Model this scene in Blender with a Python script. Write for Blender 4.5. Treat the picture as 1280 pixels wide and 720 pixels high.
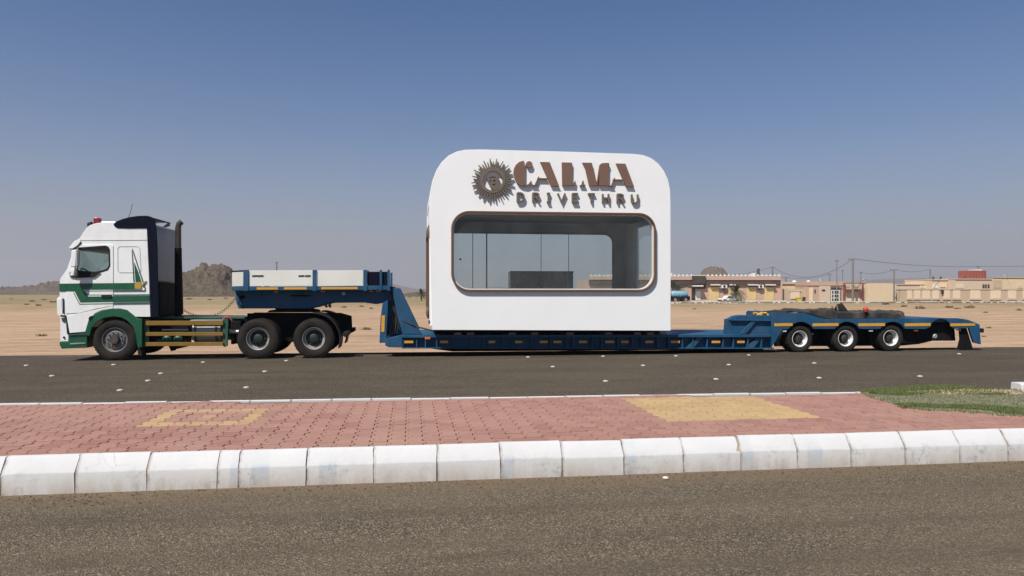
import bpy, bmesh, math, random
from mathutils import Vector, Matrix
from mathutils import noise as mnoise

for o in list(bpy.data.objects):
    bpy.data.objects.remove(o)
SC = bpy.context.scene
COL = SC.collection
R = math.radians

# ------------------------------------------------------------------ camera
F = 924.0; HX = 640.0; HY = 365.6; EYE = 1.65; YAW = R(7.8)
cd = bpy.data.cameras.new('camera'); cam = bpy.data.objects.new('camera', cd); COL.objects.link(cam)
cd.sensor_width = 36.0; cd.lens = F / 1280 * 36; cd.shift_y = (HY - 360) / 1280
cd.clip_start = 0.1; cd.clip_end = 9000
cam.location = (0, 0, EYE); cam.rotation_euler = (R(90), 0, -YAW)
SC.camera = cam

# ------------------------------------------------------------------ sky, sun, exposure
SUN_TRAVEL = Vector((0.27, 0.30, -0.55)).normalized()
SUN_EL = math.asin(-SUN_TRAVEL.z)
SUN_AZ = math.atan2(-SUN_TRAVEL.x, -SUN_TRAVEL.y)         # clockwise from +Y
w = bpy.data.worlds.new('World'); SC.world = w; w.use_nodes = True
nt = w.node_tree; nt.nodes.clear()
sk = nt.nodes.new('ShaderNodeTexSky'); sk.sky_type = 'NISHITA'; sk.sun_disc = False
sk.sun_elevation = SUN_EL; sk.sun_rotation = SUN_AZ
sk.altitude = 900; sk.air_density = 1.0; sk.dust_density = 0.35; sk.ozone_density = 6.0
bg = nt.nodes.new('ShaderNodeBackground'); bg.inputs['Strength'].default_value = 0.07
wo = nt.nodes.new('ShaderNodeOutputWorld')
# dusty desert air: the clear sky is tinted and sinks into a grey-mauve dust layer towards the horizon, all round
def wmix(fac, a, b, mode):
    m = nt.nodes.new('ShaderNodeMix'); m.data_type = 'RGBA'; m.blend_type = mode
    for sk_, v in ((m.inputs[0], fac), (m.inputs[6], a), (m.inputs[7], b)):
        if isinstance(v, (int, float)): sk_.default_value = v
        elif isinstance(v, tuple): sk_.default_value = (*v, 1)
        else: nt.links.new(v, sk_)
    return m.outputs[2]
tc = nt.nodes.new('ShaderNodeTexCoord'); sz = nt.nodes.new('ShaderNodeSeparateXYZ'); nt.links.new(tc.outputs['Generated'], sz.inputs[0])
rp = nt.nodes.new('ShaderNodeValToRGB'); rp.color_ramp.interpolation = 'B_SPLINE'
while len(rp.color_ramp.elements) < 6: rp.color_ramp.elements.new(0.5)
for el_, (p_, c_) in zip(rp.color_ramp.elements, ((0.0, 1.0), (0.05, 0.96), (0.124, 0.62), (0.208, 0.28), (0.34, 0.06), (0.5, 0.0))): el_.position = p_; el_.color = (c_, c_, c_, 1)
nt.links.new(sz.outputs['Z'], rp.inputs[0])
clear = wmix(1.0, sk.outputs[0], (0.58, 0.82, 0.98), 'MULTIPLY')
skyc = wmix(rp.outputs[0], clear, (4.05, 4.0, 4.38), 'MIX')
nt.links.new(skyc, bg.inputs['Color']); nt.links.new(bg.outputs[0], wo.inputs['Surface'])
sl = bpy.data.lights.new('sun', 'SUN'); sl.energy = 4.7; sl.angle = R(0.5); sl.color = (1.0, 0.955, 0.89)
sun = bpy.data.objects.new('sun', sl); COL.objects.link(sun)
sun.location = (-30, -30, 60)
sun.rotation_euler = SUN_TRAVEL.to_track_quat('-Z', 'Y').to_euler()
SC.view_settings.view_transform = 'Standard'; SC.view_settings.look = 'None'
SC.view_settings.exposure = 0.34; SC.view_settings.gamma = 1.0
SC.view_settings.use_curve_mapping = False
SC.cycles.transparent_max_bounces = 16

# ------------------------------------------------------------------ pixel to place
VX, VY = math.sin(YAW), math.cos(YAW)
def ray(x, y):
    a = (x - HX) / F; b = (HY - y) / F
    return VX + a * VY, VY - a * VX, b
def onY(x, y, Y):                       # point of a pixel on the plane Y (parallel to the road)
    dx, dy, dz = ray(x, y); t = Y / dy
    return Vector((dx * t, Y, EYE + dz * t))
def onZ(x, y, z):                       # point of a pixel on level ground
    dx, dy, dz = ray(x, y); t = (z - EYE) / dz
    return Vector((dx * t, dy * t, z))
def XZ(x, y, Y):
    p = onY(x, y, Y); return (p.x, p.z)

# ------------------------------------------------------------------ mesh helpers
class MB:
    def __init__(s): s.v = []; s.f = []
    def add(s, vs, fs):
        n = len(s.v); s.v += [tuple(p) for p in vs]; s.f += [tuple(i + n for i in f) for f in fs]; return s
    def box(s, a, b, rz=0.0, piv=None):
        x0, y0, z0 = a; x1, y1, z1 = b
        vs = [(x0,y0,z0),(x1,y0,z0),(x1,y1,z0),(x0,y1,z0),(x0,y0,z1),(x1,y0,z1),(x1,y1,z1),(x0,y1,z1)]
        return s.add(vs, [(0,3,2,1),(4,5,6,7),(0,1,5,4),(1,2,6,5),(2,3,7,6),(3,0,4,7)])
    def prism(s, pts, y0, y1):                    # (x, z) outline, from y0 (near) to y1
        area = sum(pts[i][0]*pts[(i+1)%len(pts)][1] - pts[(i+1)%len(pts)][0]*pts[i][1] for i in range(len(pts)))
        if area < 0: pts = pts[::-1]
        n = len(pts)
        vs = [(p[0], y0, p[1]) for p in pts] + [(p[0], y1, p[1]) for p in pts]
        fs = [tuple(range(n)), tuple(range(2*n-1, n-1, -1))]
        fs += [(i, i+n, (i+1)%n+n, (i+1)%n) for i in range(n)]
        return s.add(vs, fs)
    def prismx(s, pts, x0, x1):                   # (y, z) outline extruded along x
        n = len(pts)
        area = sum(pts[i][0]*pts[(i+1)%n][1] - pts[(i+1)%n][0]*pts[i][1] for i in range(n))
        if area > 0: pts = pts[::-1]
        vs = [(x0, p[0], p[1]) for p in pts] + [(x1, p[0], p[1]) for p in pts]
        fs = [tuple(range(n)), tuple(range(2*n-1, n-1, -1))]
        fs += [(i, i+n, (i+1)%n+n, (i+1)%n) for i in range(n)]
        return s.add(vs, fs)
    def prismz(s, pts, z0, z1):
        n = len(pts)
        area = sum(pts[i][0]*pts[(i+1)%n][1] - pts[(i+1)%n][0]*pts[i][1] for i in range(n))
        if area < 0: pts = pts[::-1]
        vs = [(p[0], p[1], z0) for p in pts] + [(p[0], p[1], z1) for p in pts]
        fs = [tuple(range(n-1, -1, -1)), tuple(range(n, 2*n))]
        fs += [(i, (i+1)%n, (i+1)%n+n, i+n) for i in range(n)]
        return s.add(vs, fs)
    def tube(s, path, r, n=8, caps=True):
        path = [Vector(p) for p in path]; m = len(path)
        rr = r if isinstance(r, (list, tuple)) else [r]*m
        base = len(s.v); prev = None
        for i, p in enumerate(path):
            t = (path[min(i+1, m-1)] - path[max(i-1, 0)]).normalized()
            if prev is None:
                u = t.orthogonal().normalized()
            else:
                u = (prev - t*prev.dot(t)).normalized()
            prev = u; q = t.cross(u)
            for k in range(n):
                a = 2*math.pi*k/n
                s.v.append(tuple(p + (u*math.cos(a) + q*math.sin(a))*rr[i]))
        for i in range(m-1):
            for k in range(n):
                a = base+i*n+k; b = base+i*n+(k+1)%n
                s.f.append((a, b, b+n, a+n))
        if caps:
            s.f.append(tuple(base+k for k in range(n-1, -1, -1)))
            s.f.append(tuple(base+(m-1)*n+k for k in range(n)))
        return s
    def lathe(s, prof, n=40, c=(0, 0, 0), axis='y'):          # prof: (along axis, radius)
        base = len(s.v); m = len(prof)
        for (a, r) in prof:
            for k in range(n):
                t = 2*math.pi*k/n; u, v = r*math.cos(t), r*math.sin(t)
                p = (c[0]+u, c[1]+a, c[2]+v) if axis == 'y' else ((c[0]+a, c[1]+u, c[2]+v) if axis == 'x' else (c[0]+u, c[1]+v, c[2]+a))
                s.v.append(p)
        for i in range(m-1):
            for k in range(n):
                a = base+i*n+k; b = base+i*n+(k+1)%n
                s.f.append((a, a+n, b+n, b))
        return s
    def mesh(s, name, off=(0, 0, 0), smooth=35, bevel=0.0):
        me = bpy.data.meshes.new(name)
        ox, oy, oz = off
        me.from_pydata([(x-ox, y-oy, z-oz) for x, y, z in s.v], [], s.f)
        finish(me, smooth, bevel)
        return me
    def build(s, name, m, parent=None, smooth=35, bevel=0.0):
        return link(name, s.mesh(name, origin(parent), smooth, bevel), m, parent)

def finish(me, smooth=35, bevel=0.0):
    bm = bmesh.new(); bm.from_mesh(me)
    bmesh.ops.recalc_face_normals(bm, faces=bm.faces)
    if bevel > 0:
        ed = [e for e in bm.edges if len(e.link_faces) == 2 and e.calc_face_angle(0) > R(28)]
        smooth = min(smooth, 22) if smooth else smooth
        bmesh.ops.bevel(bm, geom=ed, offset=bevel, segments=2, profile=0.5, affect='EDGES', clamp_overlap=True)
    bm.to_mesh(me); bm.free()
    if smooth:
        me.polygons.foreach_set('use_smooth', [True]*len(me.polygons))
        me.set_sharp_from_angle(angle=R(smooth))
    me.update()

ORG = {}
def origin(o):
    return ORG.get(o.name, (0, 0, 0)) if o else (0, 0, 0)
def link(name, me, m, parent=None, loc=None):
    o = bpy.data.objects.new(name, me); COL.objects.link(o)
    if m is not None:
        mm = MAT[m] if isinstance(m, str) else m
        if me.materials: pass
        else: me.materials.append(mm)
        if me.materials[0] != mm:
            o.material_slots[0].link = 'OBJECT'; o.material_slots[0].material = mm
    if parent: o.parent = parent; ORG[o.name] = origin(parent)
    if loc is not None: o.location = loc
    return o
def tag(o, label=None, cat=None, group=None, kind=None):
    if label: o['label'] = label
    if cat: o['category'] = cat
    if group: o['group'] = group
    if kind: o['kind'] = kind
    return o
def thing(name, loc, label, cat, group=None):
    o = bpy.data.objects.new(name, None); COL.objects.link(o); o.location = loc; o.empty_display_size = 0.3
    ORG[o.name] = tuple(loc)
    return tag(o, label, cat, group)
def copy_tree(o, parent=None):
    c = o.copy(); COL.objects.link(c)
    if parent: c.parent = parent
    for ch in list(o.children): copy_tree(ch, c)
    return c
def rounded(x0, z0, x1, z1, r, n=7):
    pts = []
    for cx, cz, a0 in ((x1-r, z1-r, 0), (x0+r, z1-r, 90), (x0+r, z0+r, 180), (x1-r, z0+r, 270)):
        for k in range(n+1):
            a = R(a0 + 90*k/n); pts.append((cx + r*math.cos(a), cz + r*math.sin(a)))
    return pts
def plate_mesh(name, outer, holes, y0, y1, off=(0, 0, 0), bevel=0.0, swap='y'):
    """flat plate with holes; outlines in (x, z) for swap='y' or (y, z) for swap='x'"""
    cu = bpy.data.curves.new(name, 'CURVE'); cu.dimensions = '2D'; cu.fill_mode = 'BOTH'; cu.extrude = abs(y1-y0)/2
    for loop in [outer] + list(holes):
        sp = cu.splines.new('POLY'); sp.points.add(len(loop)-1); sp.use_cyclic_u = True
        for p, q in zip(sp.points, loop): p.co = (q[0], q[1], 0, 1)
    ob = bpy.data.objects.new(name, cu); COL.objects.link(ob)
    dg = bpy.context.evaluated_depsgraph_get()
    me = bpy.data.meshes.new_from_object(ob.evaluated_get(dg))
    bpy.data.objects.remove(ob); bpy.data.curves.remove(cu)
    mid = (y0+y1)/2
    for v in me.vertices:
        a, b, c = v.co
        v.co = (a-off[0], mid+c-off[1], b-off[2]) if swap == 'y' else (mid+c-off[0], a-off[1], b-off[2])
    bm = bmesh.new(); bm.from_mesh(me)
    bmesh.ops.remove_doubles(bm, verts=bm.verts, dist=1e-5)
    bm.to_mesh(me); bm.free()
    me.name = name
    me.materials.clear()
    finish(me, 22 if bevel else 30, bevel)
    return me
def plate(name, outer, holes, y0, y1, m, parent=None, bevel=0.0, swap='y'):
    return link(name, plate_mesh(name, outer, holes, y0, y1, origin(parent), bevel, swap), m, parent)

# ------------------------------------------------------------------ materials
MAT = {}
def nodes(name):
    m = bpy.data.materials.new(name); m.use_nodes = True; MAT[name] = m
    t = m.node_tree; t.nodes.clear()
    out = t.nodes.new('ShaderNodeOutputMaterial')
    return m, t, out
def N(t, kind, **kw):
    n = t.nodes.new(kind)
    for k, v in kw.items():
        if k in n.inputs: n.inputs[k].default_value = v
        else: setattr(n, k, v)
    return n
def L(t, a, b): t.links.new(a, b)
def ramp(t, src, stops):
    r = t.nodes.new('ShaderNodeValToRGB'); e = r.color_ramp.elements
    while len(e) < len(stops): e.new(0.5)
    for k, (p, c) in zip(e, stops):
        k.position = p; k.color = (c, c, c, 1) if isinstance(c, (int, float)) else (c[0], c[1], c[2], 1)
    L(t, src, r.inputs[0]); return r.outputs[0]
def mixc(t, fac, a, b, mode='MIX'):
    m = t.nodes.new('ShaderNodeMix'); m.data_type = 'RGBA'; m.blend_type = mode
    for sock, val in ((m.inputs[0], fac), (m.inputs[6], a), (m.inputs[7], b)):
        if isinstance(val, (int, float)): sock.default_value = val
        elif isinstance(val, tuple): sock.default_value = (val[0], val[1], val[2], 1)
        else: L(t, val, sock)
    return m.outputs[2]
def noise(t, co, scale, detail=4, rough=0.55):
    n = N(t, 'ShaderNodeTexNoise', Scale=scale, Detail=detail, Roughness=rough); L(t, co, n.inputs['Vector']); return n.outputs['Fac']
def mapping(t, co, scale=(1, 1, 1)):
    m = t.nodes.new('ShaderNodeMapping'); m.inputs['Scale'].default_value = scale; L(t, co, m.inputs['Vector']); return m.outputs[0]
def bumpn(t, h, strength, dist):
    b = N(t, 'ShaderNodeBump', Strength=strength, Distance=dist); L(t, h, b.inputs['Height']); return b.outputs[0]
DUST = (0.36, 0.25, 0.16)
def mat(name, col, rough=0.5, metal=0.0, var=0.12, scale=6.0, dust=0.12, bump=0.0, spec=0.5, coat=0.0):
    m, t, out = nodes(name)
    co = t.nodes.new('ShaderNodeTexCoord').outputs['Object']
    p = t.nodes.new('ShaderNodeBsdfPrincipled')
    n1 = noise(t, co, scale, 5)
    c = mixc(t, n1, tuple(x*(1-var) for x in col), tuple(min(1, x*(1+var)) for x in col))
    if dust:
        n2 = noise(t, mapping(t, co, (1, 1, 0.5)), 2.3, 6, 0.65)
        f = ramp(t, n2, [(0.42, 0.0), (0.75, dust*2)])
        c = mixc(t, f, c, DUST)
    L(t, c, p.inputs['Base Color'])
    L(t, ramp(t, n1, [(0.3, max(0, rough-0.08)), (0.7, min(1, rough+0.1))]), p.inputs['Roughness'])
    p.inputs['Metallic'].default_value = metal; p.inputs['Specular IOR Level'].default_value = spec
    if coat: p.inputs['Coat Weight'].default_value = coat; p.inputs['Coat Roughness'].default_value = 0.1
    if bump: L(t, bumpn(t, noise(t, co, scale*8, 3), bump, 0.01), p.inputs['Normal'])
    L(t, p.outputs[0], out.inputs['Surface'])
    return m

mat('cab_white', (0.81, 0.81, 0.79), 0.32, var=0.03, dust=0.10, coat=0.4)
mat('cab_seam', (0.45, 0.45, 0.43), 0.4, var=0.05, dust=0.1)
mat('cab_green', (0.004, 0.080, 0.036), 0.4, dust=0.02, coat=0.15)
mat('cab_navy', (0.005, 0.007, 0.016), 0.5, dust=0.0, spec=0.08)
mat('cab_grey', (0.22, 0.225, 0.235), 0.45, dust=0.06)
mat('pinstripe_white', (0.75, 0.75, 0.72), 0.4, dust=0)
mat('gold', (0.42, 0.27, 0.05), 0.45, dust=0.05)
mat('ochre', (0.20, 0.108, 0.008), 0.5, dust=0.08)
mat('black_plastic', (0.014, 0.014, 0.016), 0.6, dust=0.015, spec=0.2)
mat('black_steel', (0.009, 0.010, 0.012), 0.65, dust=0.015, spec=0.04)
mat('chassis_green', (0.008, 0.075, 0.045), 0.5, dust=0.14)
mat('aluminium', (0.50, 0.51, 0.50), 0.38, metal=0.75, dust=0.2)
mat('tank_grey', (0.30, 0.33, 0.31), 0.45, metal=0.2, dust=0.2)
mat('exhaust', (0.075, 0.065, 0.058), 0.4, metal=0.7, dust=0.1)
mat('rubber', (0.022, 0.021, 0.020), 0.85, var=0.25, dust=0.03, bump=0.2, spec=0.06)
mat('rim_steel', (0.40, 0.39, 0.37), 0.45, metal=0.5, dust=0.3)
mat('rim_grey', (0.17, 0.17, 0.165), 0.5, metal=0.4, dust=0.15)
mat('rim_white', (0.72, 0.72, 0.70), 0.45, dust=0.08)
mat('rim_dark', (0.035, 0.036, 0.036), 0.5, metal=0.3, dust=0.2)
mat('hub_green', (0.008, 0.018, 0.017), 0.55, dust=0.06)
mat('trailer_blue', (0.010, 0.070, 0.145), 0.5, var=0.35, scale=3, dust=0.045, spec=0.3)
mat('board_white', (0.70, 0.69, 0.62), 0.55, var=0.05, scale=2, dust=0.08, bump=0.1)
mat('reflector_amber', (0.62, 0.31, 0.035), 0.3, dust=0.1)
mat('lens_orange', (0.55, 0.13, 0.03), 0.25, dust=0.05)
mat('lens_red', (0.22, 0.010, 0.022), 0.25, dust=0.0)
mat('lens_clear', (0.7, 0.7, 0.68), 0.2, dust=0.0)
mat('kiosk_white', (0.83, 0.83, 0.81), 0.5, var=0.012, scale=1.2, dust=0.025)
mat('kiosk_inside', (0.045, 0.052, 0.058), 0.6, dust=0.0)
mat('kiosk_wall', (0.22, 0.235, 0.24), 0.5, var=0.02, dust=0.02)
mat('kiosk_brown', (0.145, 0.078, 0.05), 0.42, metal=0.2, var=0.08, dust=0.05)
mat('letter_brown', (0.185, 0.104, 0.072), 0.5, metal=0.1, var=0.10, scale=3, dust=0.03)
mat('letter_dark', (0.155, 0.122, 0.095), 0.5, metal=0.1, dust=0.03)
mat('dark_panel', (0.022, 0.030, 0.030), 0.25, dust=0.03)
mat('wood', (0.35, 0.24, 0.14), 0.6, dust=0.1)
mat('mat_black', (0.020, 0.020, 0.019), 0.9, var=0.3, dust=0.12, bump=0.4)
mat('strap_yellow', (0.60, 0.36, 0.03), 0.6, dust=0.1)
mat('red_paint', (0.45, 0.04, 0.02), 0.45)
mat('hose', (0.02, 0.018, 0.018), 0.5)
mat('hose_red', (0.35, 0.03, 0.03), 0.5)
mat('seat_grey', (0.10, 0.10, 0.11), 0.8, dust=0)
mat('concrete', (0.42, 0.40, 0.37), 0.8, bump=0.2)
mat('stone_light', (0.62, 0.58, 0.50), 0.8)
mat('stone_tan', (0.34, 0.235, 0.155), 0.9, var=0.4, scale=2)
mat('pole_grey', (0.16, 0.17, 0.16), 0.7, dust=0.2)
mat('wire', (0.05, 0.05, 0.05), 0.6, dust=0)
mat('wall_pink', (0.52, 0.35, 0.26), 0.85, scale=0.4, var=0.06, dust=0.1)
mat('wall_cream', (0.66, 0.52, 0.34), 0.85, scale=0.4, var=0.06, dust=0.1)
mat('wall_tan', (0.50, 0.385, 0.27), 0.85, scale=0.4, var=0.06, dust=0.1)
mat('wall_beige', (0.60, 0.47, 0.35), 0.85, scale=0.4, var=0.06, dust=0.1)
mat('panel_cream', (0.72, 0.57, 0.40), 0.8, scale=0.5, var=0.05, dust=0.06)
mat('shutter_yellow', (0.70, 0.52, 0.24), 0.6, scale=1, dust=0.1)
mat('fascia_brown', (0.075, 0.045, 0.038), 0.6, dust=0.08)
mat('trim_white', (0.76, 0.74, 0.70), 0.6)
mat('stud_white', (0.50, 0.48, 0.44), 0.6, var=0.2, dust=0.3)
mat('gate_red', (0.20, 0.055, 0.045), 0.6)
mat('sign_dark', (0.05, 0.045, 0.035), 0.5)
mat('door_black', (0.015, 0.015, 0.017), 0.5)
mat('glass_dark', (0.03, 0.045, 0.04), 0.15, dust=0.08)
mat('car_white', (0.75, 0.75, 0.73), 0.35, dust=0.1, coat=0.3)
mat('tank_cyan', (0.20, 0.37, 0.45), 0.4, dust=0.06)
mat('tank_dark', (0.07, 0.06, 0.055), 0.6)
mat('brick_red', (0.30, 0.07, 0.055), 0.7)
mat('dumpster_yellow', (0.62, 0.45, 0.05), 0.5)
mat('trunk', (0.12, 0.085, 0.055), 0.9, bump=0.5, dust=0.1)

def glass_mat(name, tint, refl_rough=0.02, film=0.022):
    m, t, out = nodes(name)
    tr = N(t, 'ShaderNodeBsdfTransparent'); tr.inputs[0].default_value = (*tint, 1)
    gl = N(t, 'ShaderNodeBsdfGlossy', Roughness=refl_rough)
    lw = N(t, 'ShaderNodeLayerWeight', Blend=0.5)
    pw5 = N(t, 'ShaderNodeMath', operation='POWER'); pw5.inputs[1].default_value = 5.0; L(t, lw.outputs['Facing'], pw5.inputs[0])
    fr = N(t, 'ShaderNodeMath', operation='MULTIPLY_ADD'); fr.inputs[1].default_value = 0.9; fr.inputs[2].default_value = 0.035; L(t, pw5.outputs[0], fr.inputs[0])
    mx = N(t, 'ShaderNodeMixShader')
    L(t, fr.outputs[0], mx.inputs[0]); L(t, tr.outputs[0], mx.inputs[1]); L(t, gl.outputs[0], mx.inputs[2])
    co = t.nodes.new('ShaderNodeTexCoord').outputs['Object']
    df = N(t, 'ShaderNodeBsdfDiffuse'); df.inputs[0].default_value = (0.62, 0.60, 0.56, 1)
    m2 = N(t, 'ShaderNodeMixShader')
    L(t, ramp(t, noise(t, mapping(t, co, (1, 1, 0.6)), 1.6, 7, 0.65), [(0.35, film*0.35), (0.7, film*1.6)]), m2.inputs[0])
    L(t, mx.outputs[0], m2.inputs[1]); L(t, df.outputs[0], m2.inputs[2]); L(t, m2.outputs[0], out.inputs['Surface'])
glass_mat('kiosk_glass', (0.925, 0.955, 0.95))
glass_mat('cab_glass', (0.82, 0.89, 0.88), film=0.02)

def leaf_mat(name, c1, c2):
    m, t, out = nodes(name)
    g = t.nodes.new('ShaderNodeNewGeometry'); p = t.nodes.new('ShaderNodeBsdfPrincipled')
    L(t, mixc(t, g.outputs['Random Per Island'], c1, c2), p.inputs['Base Color']); p.inputs['Roughness'].default_value = 0.6
    tl = N(t, 'ShaderNodeBsdfTranslucent'); L(t, mixc(t, g.outputs['Random Per Island'], c1, c2), tl.inputs[0])
    mx = N(t, 'ShaderNodeMixShader'); mx.inputs[0].default_value = 0.25
    L(t, p.outputs[0], mx.inputs[1]); L(t, tl.outputs[0], mx.inputs[2]); L(t, mx.outputs[0], out.inputs['Surface'])
leaf_mat('leaf_palm', (0.030, 0.050, 0.018), (0.075, 0.095, 0.035))
leaf_mat('leaf_dark', (0.020, 0.032, 0.012), (0.05, 0.065, 0.025))
leaf_mat('leaf_scrub', (0.34, 0.26, 0.155), (0.50, 0.39, 0.25))
leaf_mat('leaf_grass', (0.10, 0.14, 0.035), (0.20, 0.225, 0.085))
leaf_mat('leaf_grass_pale', (0.19, 0.205, 0.115), (0.36, 0.35, 0.22))

def ground_mat():
    m, t, out = nodes('sand')
    geo = t.nodes.new('ShaderNodeNewGeometry'); co = geo.outputs['Position']
    p = t.nodes.new('ShaderNodeBsdfPrincipled'); p.inputs['Roughness'].default_value = 0.95; p.inputs['Specular IOR Level'].default_value = 0.1
    big = noise(t, mapping(t, co, (0.02, 0.09, 0.05)), 1.0, 6, 0.6)
    mid = noise(t, mapping(t, co, (0.22, 0.9, 0.5)), 1.0, 7, 0.7)
    fine = noise(t, co, 3.0, 6, 0.7)
    c = mixc(t, ramp(t, big, [(0.35, 0.0), (0.65, 1.0)]), (0.42, 0.283, 0.18), (0.47, 0.33, 0.218))
    c = mixc(t, ramp(t, mid, [(0.45, 0.0), (0.62, 0.9)]), c, (0.30, 0.198, 0.125))
    c = mixc(t, ramp(t, mid, [(0.26, 0.6), (0.40, 0.0)]), c, (0.57, 0.42, 0.285))
    c = mixc(t, ramp(t, fine, [(0.50, 0.0), (0.68, 0.65)]), c, (0.30, 0.195, 0.122))
    # yellowish scrub plain towards the hills
    sx = t.nodes.new('ShaderNodeSeparateXYZ'); L(t, co, sx.inputs[0])
    far = N(t, 'ShaderNodeMapRange'); far.inputs[1].default_value = 70; far.inputs[2].default_value = 120; L(t, sx.outputs['Y'], far.inputs[0])
    scr = noise(t, mapping(t, co, (0.03, 0.045, 0.05)), 1.0, 7, 0.7)
    fm = N(t, 'ShaderNodeMath', operation='MULTIPLY'); L(t, far.outputs[0], fm.inputs[0]); L(t, ramp(t, scr, [(0.30, 0.35), (0.55, 1.0)]), fm.inputs[1])
    c = mixc(t, fm.outputs[0], c, (0.255, 0.20, 0.105))
    scr2 = noise(t, mapping(t, co, (0.10, 0.035, 0.05)), 1.0, 8, 0.8)
    f2 = N(t, 'ShaderNodeMath', operation='MULTIPLY'); L(t, far.outputs[0], f2.inputs[0]); L(t, ramp(t, scr2, [(0.50, 0.0), (0.62, 0.8)]), f2.inputs[1])
    c = mixc(t, f2.outputs[0], c, (0.15, 0.115, 0.065))
    L(t, c, p.inputs['Base Color'])
    h = N(t, 'ShaderNodeMath', operation='ADD'); L(t, fine, h.inputs[0]); L(t, mid, h.inputs[1])
    L(t, bumpn(t, h.outputs[0], 0.9, 0.11), p.inputs['Normal'])
    L(t, p.outputs[0], out.inputs['Surface'])
ground_mat()

def asphalt_mat(name, base, light, scale, dirt=None):
    m, t, out = nodes(name)
    geo = t.nodes.new('ShaderNodeNewGeometry'); co = geo.outputs['Position']
    p = t.nodes.new('ShaderNodeBsdfPrincipled'); p.inputs['Roughness'].default_value = 0.9; p.inputs['Specular IOR Level'].default_value = 0.12
    vo = N(t, 'ShaderNodeTexVoronoi', Scale=scale); L(t, co, vo.inputs['Vector'])
    sp = t.nodes.new('ShaderNodeSeparateColor'); L(t, vo.outputs['Color'], sp.inputs[0])
    big = noise(t, mapping(t, co, (0.35, 0.8, 1)), 1.0, 6, 0.65)
    wear = noise(t, mapping(t, co, (0.05, 2.2, 1)), 1.0, 4, 0.6)
    med = noise(t, co, scale*0.3, 5, 0.75)
    dark = tuple(x*0.30 for x in base)
    c = mixc(t, ramp(t, sp.outputs[0], [(0.25, 0.0), (0.8, 1.0)]), dark, base)
    c = mixc(t, ramp(t, sp.outputs[1], [(0.80, 0.0), (0.97, 0.85)]), c, light)
    c = mixc(t, ramp(t, med, [(0.3, 0.55), (0.55, 0.0)]), c, tuple(x*0.45 for x in base))
    c = mixc(t, ramp(t, big, [(0.35, 0.0), (0.7, 0.4)]), c, tuple(min(1, x*1.35) for x in base))
    c = mixc(t, ramp(t, wear, [(0.46, 0.0), (0.64, 0.55)]), c, tuple(x*0.62 for x in base))
    blot = noise(t, mapping(t, co, (0.55, 1.3, 1)), 1.3, 3, 0.5)
    c = mixc(t, ramp(t, blot, [(0.62, 0.0), (0.70, 0.45)]), c, tuple(x*0.5 for x in base))
    if dirt:
        y_at, width, col = dirt
        sx = t.nodes.new('ShaderNodeSeparateXYZ'); L(t, co, sx.inputs[0])
        mr = N(t, 'ShaderNodeMapRange'); mr.inputs[1].default_value = y_at - width; mr.inputs[2].default_value = y_at; L(t, sx.outputs['Y'], mr.inputs[0])
        dn = noise(t, mapping(t, co, (1.2, 5, 1)), 1.0, 6, 0.7)
        ad = N(t, 'ShaderNodeMath', operation='MULTIPLY'); L(t, mr.outputs[0], ad.inputs[0]); L(t, ramp(t, dn, [(0.30, 0.15), (0.62, 1.0)]), ad.inputs[1])
        c = mixc(t, ad.outputs[0], c, col)
    L(t, c, p.inputs['Base Color'])
    hh = N(t, 'ShaderNodeMath', operation='ADD'); L(t, ramp(t, vo.outputs['Distance'], [(0.0, 1.0), (0.8, 0.0)]), hh.inputs[0]); L(t, med, hh.inputs[1])
    L(t, bumpn(t, hh.outputs[0], 1.0, 0.010), p.inputs['Normal'])
    L(t, p.outputs[0], out.inputs['Surface'])
asphalt_mat('asphalt_near', (0.19, 0.150, 0.102), (0.50, 0.42, 0.31), 115, (6.5, 0.55, (0.215, 0.155, 0.098)))
asphalt_mat('asphalt_far', (0.126, 0.102, 0.073), (0.21, 0.175, 0.13), 70)

def paver_mat(name, c1, c2, c3):
    m, t, out = nodes(name)
    geo = t.nodes.new('ShaderNodeNewGeometry'); co = geo.outputs['Position']
    oi = t.nodes.new('ShaderNodeObjectInfo')
    p = t.nodes.new('ShaderNodeBsdfPrincipled'); p.inputs['Roughness'].default_value = 0.85; p.inputs['Specular IOR Level'].default_value = 0.25
    ad = N(t, 'ShaderNodeMath', operation='ADD'); L(t, oi.outputs['Random'], ad.inputs[0]); L(t, geo.outputs['Random Per Island'], ad.inputs[1])
    fr = N(t, 'ShaderNodeMath', operation='FRACT'); L(t, ad.outputs[0], fr.inputs[0])
    c = mixc(t, fr.outputs[0], c1, c2)
    big = noise(t, co, 0.7, 5, 0.6)
    c = mixc(t, ramp(t, big, [(0.4, 0.0), (0.7, 0.65)]), c, c3)
    sand_ = noise(t, mapping(t, co, (0.5, 0.9, 1)), 1.6, 7, 0.7)
    c = mixc(t, ramp(t, sand_, [(0.52, 0.0), (0.72, 0.55)]), c, (0.40, 0.265, 0.185))
    fine = noise(t, co, 60, 4, 0.7)
    c = mixc(t, ramp(t, fine, [(0.35, 0.35), (0.6, 0.0)]), c, tuple(x*0.7 for x in c1))
    L(t, c, p.inputs['Base Color']); L(t, bumpn(t, fine, 0.4, 0.004), p.inputs['Normal'])
    L(t, p.outputs[0], out.inputs['Surface'])
paver_mat('paver_red', (0.285, 0.142, 0.110), (0.365, 0.198, 0.156), (0.385, 0.220, 0.172))
paver_mat('paver_yellow', (0.40, 0.27, 0.125), (0.49, 0.345, 0.165), (0.43, 0.29, 0.165))
paver_mat('paver_pale', (0.42, 0.25, 0.14), (0.46, 0.28, 0.17), (0.42, 0.25, 0.16))
mat('mortar', (0.34, 0.27, 0.20), 0.9, var=0.5, scale=20, dust=0.1)
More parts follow.
